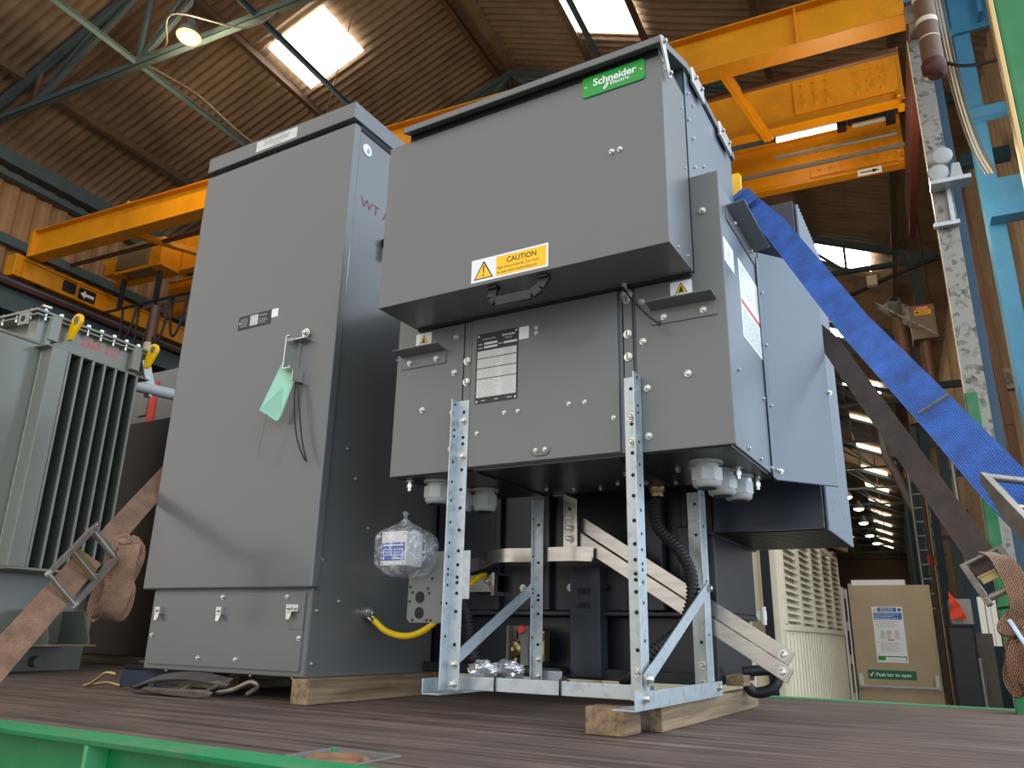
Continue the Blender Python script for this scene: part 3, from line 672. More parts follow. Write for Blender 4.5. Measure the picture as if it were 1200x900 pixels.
c.ribbon(q, .048, .008, Z_); tag(c.build('curved_bar', 'alu'), 'bent flat metal bar running level behind the rear left leg', 'metal bar')

# inspection tag on the hasp
tg = thing('inspection_tag', 'pale green paper tag hanging from the cabinet door hasp on black ties', 'tag', (-2.09, 1.97, .95))
c = MB(); c.prism([(-2.13, 1.955, 1.195), (-2.095, 1.985, 1.135), (-2.135, 1.97, .965), (-2.165, 1.985, .965), (-2.200, 1.930, .998)], (.001, -.0012, 0)); c.add([(-2.12, 1.96, 1.19), (-2.09, 1.985, 1.13), (-2.135, 1.975, .965), (-2.15, 1.985, .968)], [(0, 1, 2, 3)]); c.build('paper', 'tagg', tg)
c = MB(); c.tube(spline([(-2.09, 1.985, 1.13), (-2.07, 1.975, 1.0), (-2.035, 1.972, .88), (-1.99, 1.975, .80)]), .003, 6); c.tube(spline([(-2.085, 1.985, 1.125), (-2.05, 1.98, 1.0), (-2.02, 1.98, .88), (-1.985, 1.98, .795)]), .003, 6); c.tube(spline([(-2.18, 1.95, .985), (-2.20, 1.955, .90), (-2.215, 1.96, .82)]), .0018, 5, m=1); c.tube([(-2.105 + .016 * math.cos(a), 1.985, 1.135 + .018 * math.sin(a)) for a in [k * PI / 6 for k in range(12)]], .004, 6, closed=True); c.build('tie', ['black', 'dullgrey'], tg)

# timber under the equipment
def timber(x0, x1, y0, y1, z0, z1, lab, m='wood', tw=0.):
    c = MB(); c.box(x0, x1, y0, y1, z0, z1); o = c.build('timber_bearer', m, None, .003); tag(o, lab, 'timber', 'timber bearers on the deck'); return o
timber(-.884, -.780, 1.909, 2.02, .001, .0655, 'short squat timber block under the right front foot of the stand')
timber(-.772, -.738, 2.06, 3.08, .001, .0655, 'long timber running back from beside the short block under the stand')
timber(-1.976, -1.902, 2.005, 2.70, .001, .079, 'dark timber bearer under the right side of the tall cabinet')
timber(-2.72, -2.60, 2.35, 2.72, .001, .079, 'timber bearer in shadow under the left side of the tall cabinet')
# ================================================================== dark transformer behind the switchgear
tr = thing('transformer', 'dark blue-grey transformer with finned radiator standing behind the grey switchgear', 'transformer', (-1.3, 3.2, .08))
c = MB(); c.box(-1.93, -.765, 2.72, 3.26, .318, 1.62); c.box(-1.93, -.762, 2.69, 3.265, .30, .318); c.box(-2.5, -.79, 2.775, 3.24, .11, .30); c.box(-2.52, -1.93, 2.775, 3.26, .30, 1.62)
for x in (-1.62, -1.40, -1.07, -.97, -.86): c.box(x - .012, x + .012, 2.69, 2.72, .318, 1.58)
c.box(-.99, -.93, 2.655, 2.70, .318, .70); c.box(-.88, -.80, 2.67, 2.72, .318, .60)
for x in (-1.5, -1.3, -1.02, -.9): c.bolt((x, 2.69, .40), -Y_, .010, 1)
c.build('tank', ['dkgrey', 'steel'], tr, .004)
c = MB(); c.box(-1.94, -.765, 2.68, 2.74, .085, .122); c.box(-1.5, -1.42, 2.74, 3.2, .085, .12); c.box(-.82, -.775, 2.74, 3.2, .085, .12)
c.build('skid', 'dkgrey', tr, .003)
c = MB(); c.box(-1.285, -1.168, 2.655, 2.72, .095, .470)
for z in (.385, .335): c.box(-1.255, -1.205, 2.6535, 2.656, z - .010, z + .010, 1)
c.bolt((-1.168, 2.69, .40), X_, .009, 0); c.build('support_post', ['navy', 'blackgap'], tr, .003)
# radiator: end panel and the row of fins behind it
c = MB(); c.box(-.757, -.398, 2.700, 2.712, .578, 1.775); c.box(-.757, -.398, 2.69, 2.702, .578, .600); c.prism([(-.757, 2.700, 1.775), (-.398, 2.700, 1.775), (-.43, 2.74, 1.79), (-.757, 2.74, 1.79)], (0, 0, .001)); c.build('radiator_end_panel', 'navy', tr, .004)
c = MB()
for k in range(18):
    y = 2.735 + k * .031; c.box(-.757, -.392, y, y + .012, .575, 1.775, 1)  # inner fins coloured dark for underside shade, only the outer edges stay pale
    c.cyl((-.392, y + .006, .575), (-.392, y + .006, 1.775), .0075, 8)
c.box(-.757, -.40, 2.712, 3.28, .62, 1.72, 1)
c.build('radiator_fins', ['grey_skylit', 'dkgrey'], tr)
c = MB(); c.box(-.80, -.755, 2.66, 3.30, .570, .578); c.build('radiator_flange', 'navy', tr, .002)
c = MB(); c.box(-1.9, -.70, 2.60, 3.30, 1.62, 1.64); c.build('tank_cover', 'dkgrey', tr, .003)
c = MB(); c.prism([(-.612, 2.66, 1.80), (-.570, 2.66, 1.80), (-.566, 2.66, 1.912), (-.574, 2.66, 1.926), (-.604, 2.66, 1.926), (-.612, 2.66, 1.912)], (0, .016, 0)); c.box(-.612, -.57, 2.65, 2.70, 1.64, 1.80); c.build('lifting_lug', 'yellowlug', tr, .003)
# valve block with its red cap
vb = thing('drain_valve', 'brass drain valve block with a red cap low on the dark tank', 'valve', (-1.46, 2.66, .13))
c = MB(); c.box(-1.535, -1.468, 2.67, 2.72, .205, .262); c.box(-1.535, -1.528, 2.63, 2.69, .125, .262); c.box(-1.47, -1.44, 2.62, 2.70, .125, .262, 0); c.box(-1.435, -1.39, 2.655, 2.70, .14, .245, 1)
c.box(-1.515, -1.507, 2.668, 2.671, .215, .255, 3); c.build('valve_body', ['dullgrey', 'brass', 'steel', 'blackgap'], vb, .002)
c = MB(); c.lathe((-1.508, 2.68, .180), -Y_, [(.030, 0), (.030, .03), (.024, .036), (.008, .036), (.007, .05)], 20); c.cyl((-1.508, 2.66, .15), (-1.508, 2.66, .128), .012, 12); c.build('hand_wheel', 'brass', vb)
c = MB()
for x, z in ((-1.405, .225), (-1.43, .185), (-1.412, .155)): c.lathe((x, 2.655, z), -Y_, [(.016, 0), (.016, .012), (.011, .014), (.009, .026)], 14)
c.build('pipe_plug', 'brass', vb)
c = MB(); c.lathe((-1.462, 2.62, .250), -Y_, [(.015, 0), (.015, .012), (.012, .015)], 16); c.build('red_cap', 'red', vb)
c = MB(); c.box(-1.62, -1.30, 2.60, 2.67, .10, .122); tag(c.build('skid_plate', 'dkgrey', None, .002), 'dark flat plate lying under the brass valve block', 'plate')
# things poking out at the right-hand end of the skid
c = MB(); c.box(-.758, -.70, 2.74, 2.83, .085, .118); tag(c.build('timber_packer', 'wood', None, .002), 'short timber packer under the dark transformer skid at its right-hand end', 'timber')
c = MB(); c.tube(spline([(-.73, 2.88, .085), (-.70, 2.89, .06), (-.645, 2.90, .075), (-.625, 2.92, .12), (-.66, 2.93, .132), (-.74, 2.9, .125)]), .018, 8); tag(c.build('rubber_hose', 'black'), 'black rubber hose looped at the end of the transformer skid', 'hose')

# ================================================================== straps and ratchets
def ratchet(root, c0, d, n, w, L, mat='buckle'):
    """ratchet buckle centred at c0, strap direction d, outward normal n"""
    c0, d, n = V(c0), V(d).normalized(), V(n).normalized(); sd = d.cross(n).normalized(); n = sd.cross(d)
    P = lambda u, v, k: c0 + d * u * L + sd * v * w + n * k * w
    c = MB()
    for s in (-1, 1):
        c.prism([P(-.50, s * .60, .32), P(-.46, s * .60, .16), P(-.1, s * .60, -.02), (P(.30, s * .60, -.05)), P(.46, s * .60, .08), P(.48, s * .60, .26), P(.36, s * .60, .40), P(.1, s * .60, .36), P(-.2, s * .60, .34)], sd * s * .014)
        c.cyl(P(.34, s * .60, .18), P(.34, s * .74, .18), w * .20, 14)
        for k in range(12):
            a = k * PI / 6; c.ball(P(.34, s * .72, .18) + (d * math.cos(a) + n * math.sin(a)) * w * .24, w * .045, 6)
    c.build('side_plate', mat, root, .001)
    c = MB(); c.cyl(P(.34, -.6, .18), P(.34, .6, .18), w * .13, 14); c.build('spool', mat, root)
    c = MB(); c.bar(P(.02, -.5, .30), P(.02, .5, .30), w * .28, w * .05, 0, n); c.bar(P(-.1, -.55, .24), P(-.1, .55, .24), w * .10, w * .08, 0, n); c.build('release_catch', 'brass', root, .001)
    c = MB(); c.cyl(P(-.48, -.66, .24), P(-.48, .66, .24), w * .085, 12); c.build('handle_bar', mat, root); c = MB(); c.cyl(P(-.12, -.6, .06), P(-.12, .6, .06), w * .05, 10); c.build('cross_bar', mat, root)

# blue strap over the switchgear side
bs = thing('ratchet_strap', 'bright blue ratchet strap running taut from the yellow lug to the right side', 'strap', (.06, 1.47, .4))
bp = [(-.585, 2.63, 1.815), (-.554, 2.573, 1.763), (-.418, 2.408, 1.530), (-.182, 2.038, 1.004), (-.007, 1.69, .640), (.063, 1.50, .478), (.125, 1.33, .352)]
bp2 = [V(bp[i]).lerp(V(bp[i + 1]), k / 8) for i in range(len(bp) - 1) for k in range(8)] + [V(bp[-1])]
bd = (V((.10, 1.40, .4)) - V((-.554, 2.573, 1.763))).normalized(); bside = bd.cross(V((-.10, .90, .30))).normalized()
c = MB(); c.ribbon(bp2, .078, .004, bside); c.build('webbing', 'bluestrap', bs)
c = MB(); e = V(bp[1]); f = bd; c.ribbon([e - V((0, .012, -.004)), e + f * .13 - V((0, .010, -.004))], .080, .004, bside); c.build('sewn_lap', 'bluestrap', bs); c = MB(); k = V((-.028, 1.733, .684)); c.bar(k - bside * .028 - V((0, .004, 0)), k + bside * .040 - V((0, .004, 0)), .014, .003, 0, bd); c.build('stitched_mark', 'dullgrey', bs)
ratchet(bs, V((.100, 1.385, .395)), bd, (.45, -.62, .40), .072, .20)
# brown strap
br = thing('ratchet_strap', 'dark brown ratchet strap slanting down to a knotted tail on the right', 'strap', (.03, 2.1, .3))
b0, b1 = V((-.315, 2.64, 1.179)), V((.036, 2.08, .385)); nd = (b1 - b0).normalized(); sdv = nd.cross(V((-.08, .9, .3))).normalized()
c = MB(); c.ribbon([V((-.395, 2.675, 1.285)), V((-.355, 2.660, 1.232))] + [b0.lerp(b1, k / 20) for k in range(21)], .062, .004, sdv); c.build('webbing', 'brownstrap', br)
ratchet(br, b1 + nd * .02, nd, (-.2, -.8, .3), .060, .12)
c = MB(); tail = spline([(.028, 2.05, .425), (.055, 2.02, .405), (.072, 2.02, .36), (.078, 2.03, .31), (.064, 2.04, .275)], 6); c.ribbon(tail, .045, .004, (1, .2, -.2))
rnd = random.Random(3)
knot = [(.066, 2.04, .29), (.045, 2.03, .262), (.070, 2.015, .250), (.088, 2.04, .262), (.062, 2.05, .238), (.05, 2.04, .20), (.042, 2.05, .16), (.06, 2.04, .135), (.085, 2.03, .15), (.088, 2.02, .20), (.066, 2.01, .232), (.052, 2.02, .19), (.062, 2.03, .145), (.08, 2.02, .17)]
c.ribbon(spline(knot, 7), .040, .005, [V((1, .3 * math.sin(.4 * i), .25 * math.cos(.3 * i))) for i in range(len(spline(knot, 7)))])
c.build('knotted_tail', 'tanstrap', br)
c = MB(); q = b1 + nd * .12; c.tube([q - sdv * .03, q - sdv * .03 + nd * .22, q + nd * .26], .006, 8); c.tube([q + sdv * .03, q + sdv * .03 + nd * .22, q + nd * .26], .006, 8); c.build('end_hook', 'galv', br)
c = MB(); c.ribbon([(.105, 2.09, .335), (.115, 2.04, .28), (.13, 1.94, .20), (.16, 1.88, .12)], .055, .004, (1, .3, .2)); tag(c.build('navy_strap_end', 'navystrap'), 'loose navy blue strap end behind the knotted brown tail', 'strap')
# tan strap on the left
ls = thing('ratchet_strap', 'tan ratchet strap coming from behind the tall cabinet down to the deck edge', 'strap', (-2.5, 1.6, .3))
l0, l1 = V((-3.10, 2.32, .99)), V((-2.12, 1.03, -.02)); ld = (l1 - l0).normalized()
lq = [l0.lerp(l1, .47 * k / 12) for k in range(13)] + [V((-2.60, 1.635, .520))]; lq2 = [V((-2.535, 1.595, .447)).lerp(l1, k / 12) for k in range(13)]
lside = ld.cross(V((-.82, .55, .1))).normalized()
c = MB(); c.ribbon(lq, .082, .004, lside); c.ribbon(lq2, .082, .004, lside); c.build('webbing', 'tanstrap', ls)
rn = lside.cross(ld); rn = rn if rn.y < 0 else -rn; rc = V((-2.466, 1.560, .437)); lv_ = lside if lside.z > 0 else -lside; rn = (rn * .95 + lv_ * .30).normalized()
ratchet(ls, rc, -ld, rn, .092, .37)
c = MB()
for k, (rx, rz, ox) in enumerate(((.034, .115, 0), (.028, .104, .003), (.022, .092, .001), (.040, .120, .004))):
    pts = []
    for i in range(29):
        a = 2 * PI * i / 28; pts.append(V((-2.535 + ox + rx * math.sin(a) * (1.25 if math.cos(a) < 0 else .8) + .030 * math.cos(a) + .006 * math.sin(3 * a), 1.705 + .012 * math.sin(2 * a + k), .375 + rz * math.cos(a))))
    c.ribbon(pts, .085 - .004 * k, .004, [V((.75 + .3 * math.cos(2 * PI * i / 28), .55, .18 * math.sin(2 * PI * i / 28))) for i in range(29)])
c.ribbon(spline([(-2.60, 1.69, .505), (-2.555, 1.68, .515), (-2.51, 1.69, .49), (-2.53, 1.70, .455), (-2.56, 1.69, .46)], 6), .075, .004, (.7, .6, .3))
c.build('rolled_tail', 'tanstrap', ls)
# straps lying on the deck
ds = thing('ratchet_strap', 'navy strap with a wire claw hook lying on the deck beside the tall cabinet', 'strap', (-2.85, 2.05, 0))
c = MB(); c.ribbon(spline([(-2.875, 2.02, .04), (-2.80, 2.06, .042), (-2.66, 2.10, .045), (-2.45, 2.16, .042)], 6), .058, .010, (0, .15, 1)); c.build('webbing', 'navystrap', ds)
c = MB(); c.tube(spline([(-2.875, 2.0, .055), (-2.92, 1.985, .060), (-2.955, 1.98, .040), (-2.99, 1.975, .020), (-3.02, 1.97, .010)]), .006, 8); c.tube(spline([(-2.875, 2.03, .012), (-2.92, 2.02, .020), (-2.96, 2.01, .022), (-3.02, 1.97, .008)]), .006, 8); c.build('claw_hook', 'brass', ds)
ds = thing('ratchet_strap', 'brown strap folded round a dark ratchet lying under the front edge of the tall cabinet', 'strap', (-2.5, 1.99, 0))
c = MB(); c.ribbon(spline([(-2.30, 2.03, .05), (-2.45, 2.01, .066), (-2.58, 1.98, .058), (-2.665, 1.96, .034), (-2.68, 1.955, .020), (-2.62, 1.96, .016), (-2.45, 1.98, .016)], 6), .055, .005, (.1, 1, .45)); c.build('webbing', 'brownstrap', ds)
ratchet(ds, (-2.44, 1.975, .022), (1, .06, 0), (0, -.35, 1), .052, .34)
c = MB(); c.tube(spline([(-2.30, 1.985, .02), (-2.22, 1.985, .035), (-2.16, 2.0, .060), (-2.145, 2.02, .045), (-2.19, 2.02, .02)]), .008, 8); c.build('wire_hook', 'buckle', ds)
c = MB(); c.cyl((-3.60, 2.55, .045), (-2.84, 2.36, .055), .012, 8); c.bar((-3.55, 2.60, .07), (-2.80, 2.42, .085), .05, .006, 1, Z_); c.box(-2.93, -2.905, 2.36, 2.39, .001, .075, 1); tag(c.build('tie_down_bar', ['black', 'woodx']), 'steel tie-down bar with a flat lath lying beside the tall cabinet foot', 'bar')

# ================================================================== pale transformer on the left (set square with the hall)
pt = thing('transformer', 'pale olive grey transformer with tall cooling fins and yellow lifting eyes at the left', 'transformer', H3(-4.4, 2.75, 0))
BX_, BY_ = HALL.to_3x3() @ X_, HALL.to_3x3() @ Y_
c = MB(HALL); c.box(-5.2, -4.023, 2.49, 3.085, .13, 1.84); c.box(-5.2, -3.985, 2.475, 3.10, .478, .490); c.box(-4.03, -3.995, 2.485, 2.515, .49, 1.84); c.box(-4.10, -4.02, 2.44, 2.49, 1.60, 1.84)
for y in (2.52, 3.05): c.box(-4.02, -3.985, y - .03, y + .03, 1.70, 1.84)
c.build('tank', 'olive', pt, .004)
c = MB(HALL); c.box(-5.22, -3.985, 2.40, 3.12, 1.838, 1.852); c.box(-5.22, -3.99, 2.41, 3.11, 1.818, 1.828)
for k in range(8): y = 2.46 + .085 * k; c.cyl((-3.998, y, 1.800), (-3.998, y, 1.862), .008, 8, m=1); c.cyl((-3.998, y, 1.852), (-3.998, y, 1.866), .013, 6, m=1, smooth=False)
for k in range(9): x = -4.06 - .12 * k; c.cyl((x, 2.42, 1.800), (x, 2.42, 1.862), .008, 8, m=1)
c.tube([(-4.06, 2.44, 1.87), (-4.0, 2.44, 1.878), (-3.97, 2.47, 1.868)], .01, 8, m=1)
c.build('tank_cover', ['olive', 'steel'], pt, .002)
c = MB(HALL); c.box(-4.025, -3.775, 2.395, 2.485, .490, 1.600); c.box(-4.025, -3.78, 2.36, 3.0, 1.592, 1.600)
c.build('fin_end_panel', 'olive', pt, .004)
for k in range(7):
    y = 2.488 + .0700 * k; c = MB(HALL); c.box(-4.025, -3.776, y, y + .008, .492, 1.592); c.box(-3.783, -3.773, y - .002, y + .010, .492, 1.592, 1); c.build('cooling_fin', ['olive_shade', 'olive'], pt, .001)  # shade painted on the fin faces, edge highlight as a paler strip
c = MB(HALL); c.box(-4.03, -3.776, 2.40, 2.99, .480, .492); c.build('fin_base_strip', 'olive', pt, .002)
# front cooling box
c = MB(HALL); c.box(-4.22, -3.875, 1.96, 2.40, .485, 1.62); c.box(-4.235, -3.868, 1.95, 2.385, 1.612, 1.632); c.build('front_radiator', 'olive', pt, .008)
c = MB(HALL); c.box(-4.60, -4.26, 1.96, 2.40, .485, 1.62); c.build('front_radiator', 'olive', pt, .008)
c = MB(HALL); c.tube([(-3.86, 2.394, z) for z in [.5 + .02 * k for k in range(56)]], .004, 5, rfun=lambda i: .0045 + .0018 * (i % 3)); c.build('weld_seam', 'olive', pt)
# base: flange, gussets and skid
c = MB(HALL); c.box(-5.2, -3.775, 2.0, 2.945, .128, .136, 1); c.box(-5.2, -4.02, 2.1, 3.06, .002, .128)
c.build('base_flange', ['olivedk', 'wood'], pt, .001)
for y in (2.10, 2.38, 2.68, 2.905):
    c = MB(HALL); c.prism([(-4.023, y, .136), (-3.79, y, .136), (-3.79, y, .16), (-3.86, y, .30), (-4.023, y, .30)], (0, .012, 0)); c.build('gusset', 'olivedk', pt, .001)
c = MB(HALL); c.cyl((-4.02, 2.80, .05), (-3.99, 2.80, .05), .028, 14); c.build('jacking_boss', 'olivedk', pt); c = MB(HALL); c.box(-4.015, -3.93, 3.02, 3.03, .28, .50); c.build('side_lug', 'olivedk', pt)
for y in (2.60, 3.115):
    c = MB(HALL); pts = [(-4.0, y, 1.735), (-3.965, y, 1.735), (-3.915, y, 1.815)]
    for a in range(-40, 200, 20): pts.append((-3.945 + .042 * math.cos(math.radians(a)), y, 1.845 + .042 * math.sin(math.radians(a))))
    pts.append((-4.0, y, 1.80)); c.prism(pts, (0, .018, 0))
    for s_, yy in ((-1, y - .0008), (1, y + .0188)): c.cyl((-3.945, yy, 1.847), (-3.945, yy - s_ * .0001, 1.847), .022, 16, m=1, smooth=False); c.tube([(-3.945 + .026 * math.cos(k * PI / 8), yy, 1.847 + .026 * math.sin(k * PI / 8)) for k in range(16)], .004, 6, closed=True)
    c.build('lifting_lug', ['yellowlug', 'olivedk'], pt, .002)
for y in (2.38, ):
    c = MB(HALL); c.box(-4.10, -4.02, y, y + .012, 1.755, 1.825); c.cyl((-4.06, y - .001, 1.79), (-4.06, y, 1.79), .018, 14, m=1, smooth=False); c.build('jacking_plate', ['olive', 'blackgap'], pt, .002)
t = MB(HALL); t.text('2360  KG', (-4.0225, 2.700, 1.745), Y_, Z_, .066, 0, bold=.012, sx=.95); t.build('weight_marking', 'redink', pt)
c = MB(HALL); c.bar((-4.03, 3.14, 1.80), (-4.03, 3.22, 1.62), .06, .02, 0); c.bar((-4.03, 3.22, 1.62), (-4.03, 3.20, 1.58), .05, .02, 0); c.build('cable_bracket', 'galv', pt, .002)
c = MB(HALL); c.cyl((-4.05, 3.12, 1.63), (-3.93, 3.40, 1.62), .035, 14); c.build('bushing_pipe', 'plastic', pt)
# black cabinet beyond it
bc = thing('switch_cabinet', 'black cabinet with a grey upper housing standing between the pale transformer and the tall cabinet', 'cabinet', (-4.75, 3.42, .03))
c = MB(); c.box(-5.5, -4.0, 3.30, 3.60, .05, 1.60); c.build('lower_housing', 'blackplate', bc, .006)
c = MB(); c.box(-5.3, -4.2, 3.34, 3.58, 1.60, 1.98); c.build('upper_housing', 'dullgrey', bc, .006)
c = MB(); c.box(-4.93, -4.86, 3.325, 3.345, 1.605, 1.90); c.build('red_panel', 'red', bc, .002)
c = MB(); c.box(-5.04, -4.95, 3.325, 3.345, 1.66, 1.86); c.build('pale_panel', 'olive', bc, .002)
c = MB(); c.box(-5.2, -4.1, 3.29, 3.56, .002, .05); c.build('plinth_timber', 'woodx', bc, .002)

# ================================================================== trailer
tl = thing('flatbed_trailer', 'flatbed trailer with worn timber deck and green steel edge rails', 'trailer', (-3, 2.4, -1.25))
x0, x1, y0, y1 = -1.19, -1.02, 1.212, 1.345
c = MB(); c.box(-9.5, x0, 1.21, 3.62, -.06, 0); c.box(x1, .14, 1.21, 3.62, -.06, 0); c.box(x0, x1, y1, 3.62, -.06, 0)
c.build('deck', 'deck', tl)
c = MB(); c.prism([(-9.5, 1.115, .001), (-9.5, 1.212, .001), (-9.5, 1.212, -.012), (-9.5, 1.125, -.012)], (9.64, 0, 0)); c.build('side_rail', 'greenlt', tl, .002)
c = MB(); c.box(-9.5, .14, 1.17, 1.20, -.26, -.012); c.box(-9.5, .14, 1.10, 1.2, -.275, -.26); c.build('side_rail_web', 'green', tl)
for k in range(9):
    x = -1.675 - .58 * k if k < 7 else -1.675 + .58 * (k - 6); c = MB(); c.box(x - .006, x + .006, 1.12, 1.172, -.262, -.012); c.build('rail_rib', 'greenlt', tl, .001)
c = MB(); c.box(-9.5, .14, 3.62, 3.70, -.02, .004); c.box(-9.5, .14, 3.66, 3.70, -.25, -.02); c.build('far_rail', 'greenlt', tl, .002)
c = MB(); c.box(x0, x1, y0, y1, -.05, -.045); c.box(x0 - .004, x0 + .004, y0, y1, -.05, .002); c.box(x1 - .004, x1 + .004, y0, y1, -.05, .002); c.box(x0, x1, y1 - .004, y1 + .004, -.05, .002)
c.box(x0, x0 + .012, y1 - .012, y1 + .001, -.05, .0025, 1); c.build('lashing_pocket', ['dullgrey', 'greenlt'], tl)
c = MB(); c.tube([(-1.105 + .058 * math.cos(k * PI / 12), 1.262 + .045 * math.sin(k * PI / 12), -.010) for k in range(24)], .013, 8, closed=True); c.lathe((-1.105, 1.262, -.045), Z_, [(.05, 0), (.05, .02), (.02, .028)], 20); c.build('lashing_ring', 'rust', tl)
c = MB(); c.box(-9.3, .1, 1.9, 2.0, -1.0, -.06); c.box(-9.3, .1, 2.9, 3.0, -1.0, -.06); c.build('chassis_beam', 'dullgrey', tl)
# headboard posts on the right
c = MB(); c.box(.062, .108, 3.47, 3.56, -.02, 1.185); c.build('headboard_post', 'green', tl, .003)
c = MB(); c.box(.108, .22, .900, .923, -.26, 1.35); c.build('headboard_post', 'green', tl, .004)
c = MB(); c.box(.1035, .1085, .900, .924, -.26, 1.35); c.build('post_edge_trim', 'brass', tl, .001)
c = MB(); c.tube(spline([(.09, 3.46, .93), (.098, 3.44, 1.00), (.104, 3.43, .84), (.13, 3.43, .835), (.165, 3.40, .835), (.178, 3.38, .80), (.19, 3.36, .60)], 5), .011, 8); c.build('grab_rail', 'green', tl)
c = MB(); c.tube([(.06, 3.40, .36), (.25, 3.0, .36)], .009, 8); c.build('rope_rail', 'green', tl)
# ================================================================== the hall (works hall, its own axes: bx across, by along)
FZ = -1.25
RX, RZ, SL = -5.35, 10.3, .4
WL, WR = -12.1, 1.85
def rz(x): return RZ - SL * abs(x - RX)
c = MB(); c.box(-40, 45, -40, 85, FZ - .1, FZ); struct(c.build('floor', 'concrete', None, loc=(0, 0, 0)))
# corrugated roof
c = MB(HALL)
per = .150; nper = 8
ys = [(-1.5 + k * per / nper) for k in range(int(29.5 / per) * nper)]
ys += [28 + .6 * k for k in range(1, 85)]
def corr(y): return (.022 * math.cos(2 * PI * y / per) if y < 28 else 0) + .012 * ((y / 1.05) % 1.0)
for sgn in (-1, 1):
    edges = [0, 2.65, 5.25, 7.05] if sgn < 0 else [0, 2.65, 5.25, 7.35]
    for e in range(3):
        u0, u1 = edges[e], edges[e + 1] + .06
        vs, fs = [], []
        for y in ys:
            for u in (u0, u1): vs.append((RX + sgn * u, y, RZ - SL * u + corr(y) + .016 * (e if u == u0 else e) + .02))
        for k in range(len(ys) - 1): fs.append((2 * k, 2 * k + 2, 2 * k + 3, 2 * k + 1))
        c.add(vs, fs, 0, True)
c.box(RX - .16, RX + .16, -1.5, 78, RZ - .04, RZ - .01)
struct(c.build('ceiling', 'roof', None, loc=(0, 0, 0)))
# purlins and longitudinal ties
for x in (-10.88, -8.33, -5.60, -3.68, -2.55, -.85, .75):
    c = MB(HALL); z = rz(x) - .07; c.box(x - .035, x + .035, -1.5, 78, z - .075, z + .055); c.box(x - .035, x + .06, -1.5, 78, z - .085, z - .07)
    struct(c.build('roof_purlin', 'purlin', None, loc=(0, 0, 0)))
for x in (-8.4, -6.32, -2.72):
    c = MB(HALL); zt = 7.46
    c.box(x - .04, x + .04, -1.5, 78, zt, zt + .008); c.box(x - .004, x + .004, -1.5, 78, zt - .07, zt)
    struct(c.build('roof_tie_beam', 'teal', None, loc=(0, 0, 0)))
# trusses
for k in range(-1, 15):
    y = 5.65 + 5.15 * k; c = MB(HALL)
    for sgn, xe in ((-1, WL), (1, WR - .4)):
        a, b_ = V((RX, y, RZ - .17)), V((xe, y, rz(xe) - .17)); c.bar(a, b_, .13, .10, 0, Z_); c.bar(a - Z_ * .04, b_ - Z_ * .04, .02, .09, 0, Z_)
        nodes = [RX + sgn * t for t in (0, 3.05, 5.2, 6.7)]
        for i, nx in enumerate(nodes):
            top = V((nx, y, rz(nx) - .2)); bot = V((nx, y, 7.42))
            if i < 3: c.bar(bot, top, .05, .05, 1 if i == 2 else 0, Y_)
            if i < 3:
                nx2 = nodes[i + 1]; c.bar(V((nx2, y, 7.42)), top, .07, .06, 0, Y_)
                mid = (nx + nx2) / 2; c.bar(V((nx2, y, 7.42)), V((mid, y, rz(mid) - .2)), .05, .05, 0, Y_)
    c.box(WL, WR - .3, y - .045, y + .045, 7.37, 7.38); c.box(WL, WR - .3, y - .045, y - .035, 7.37, 7.46)
    struct(c.build('roof_truss', ['teal', 'purlin'], None, loc=(0, 0, 0)))
# daylight panels
n = 0
def panel(x0, x1, y0, y1, far):
    global n; n += 1; c = MB(HALL); d = .045
    vs = [(x, y, rz(x) - d) for x, y in ((x0, y0), (x1, y0), (x1, y1), (x0, y1))]; c.add(vs, [(3, 2, 1, 0)])
    for i in range(1): c.add([(v[0], v[1], v[2] + .012) for v in vs], [(0, 1, 2, 3)])
    o = c.build('window_%d' % n, 'skyfar' if far else 'sky', None); struct(o)
panel(-8.13, -7.08, 7.6, 8.66, False)
panel(-3.66, -2.60, 8.3, 9.72, False)
panel(-8.1, -7.05, 12.75, 13.8, False)
for k in range(13):
    y = 16.45 + 4.9 * k
    panel(-.78, .33, y, y + .95, k > 2)
    panel(-3.3, -2.7, y + 2.2, y + 3.0, True)
for k in range(9): panel(-8.1, -7.05, 17.9 + 5.15 * k, 18.9 + 5.15 * k, True)
# walls
def ribbed_wall(name, x, y0, y1, z0, z1, mat, face):
    c = MB(HALL); p_ = .28; vs = []; k = 0; y = y0
    prof = [(0, 0), (.10, 0), (.14, .045), (.24, .045), (.28, 0)]
    row = []
    while y < y1:
        for dy, dx in prof[:-1]: row.append((x + face * dx, y + dy))
        y += p_
    for (xx, yy) in row: vs += [(xx, yy, z0), (xx, yy, z1)]
    c.add(vs, [(2 * i, 2 * i + 2, 2 * i + 3, 2 * i + 1) for i in range(len(row) - 1)])
    return struct(c.build(name, mat, None, loc=(0, 0, 0)))
ribbed_wall('wall_left', WL - .02, -1.5, 78, FZ, 7.50, 'wall', 1)
ribbed_wall('wall_right', WR, 6.9, 78, FZ, 7.42, 'wallr', -1)
c = MB(HALL); c.box(WL, WR, 78, 78.1, FZ, 10.3); struct(c.build('wall_back', 'purlin', None))
c = MB(HALL); c.box(-3.4, .9, 77.8, 77.9, 2.5, 5.5); struct(c.build('window_60', 'endglow', None))
for x0, x1, z0, z1, nm in ((-12.06, -11.86, 7.16, 7.40, 'trim_1'), (-12.06, -11.95, 5.90, 6.05, 'trim_2'), (-12.06, -11.9, 6.95, 7.05, 'trim_3')):
    c = MB(HALL); c.box(x0, x1, -1.5, 78, z0, z1); struct(c.build(nm, 'teal', None, loc=(0, 0, 0)))
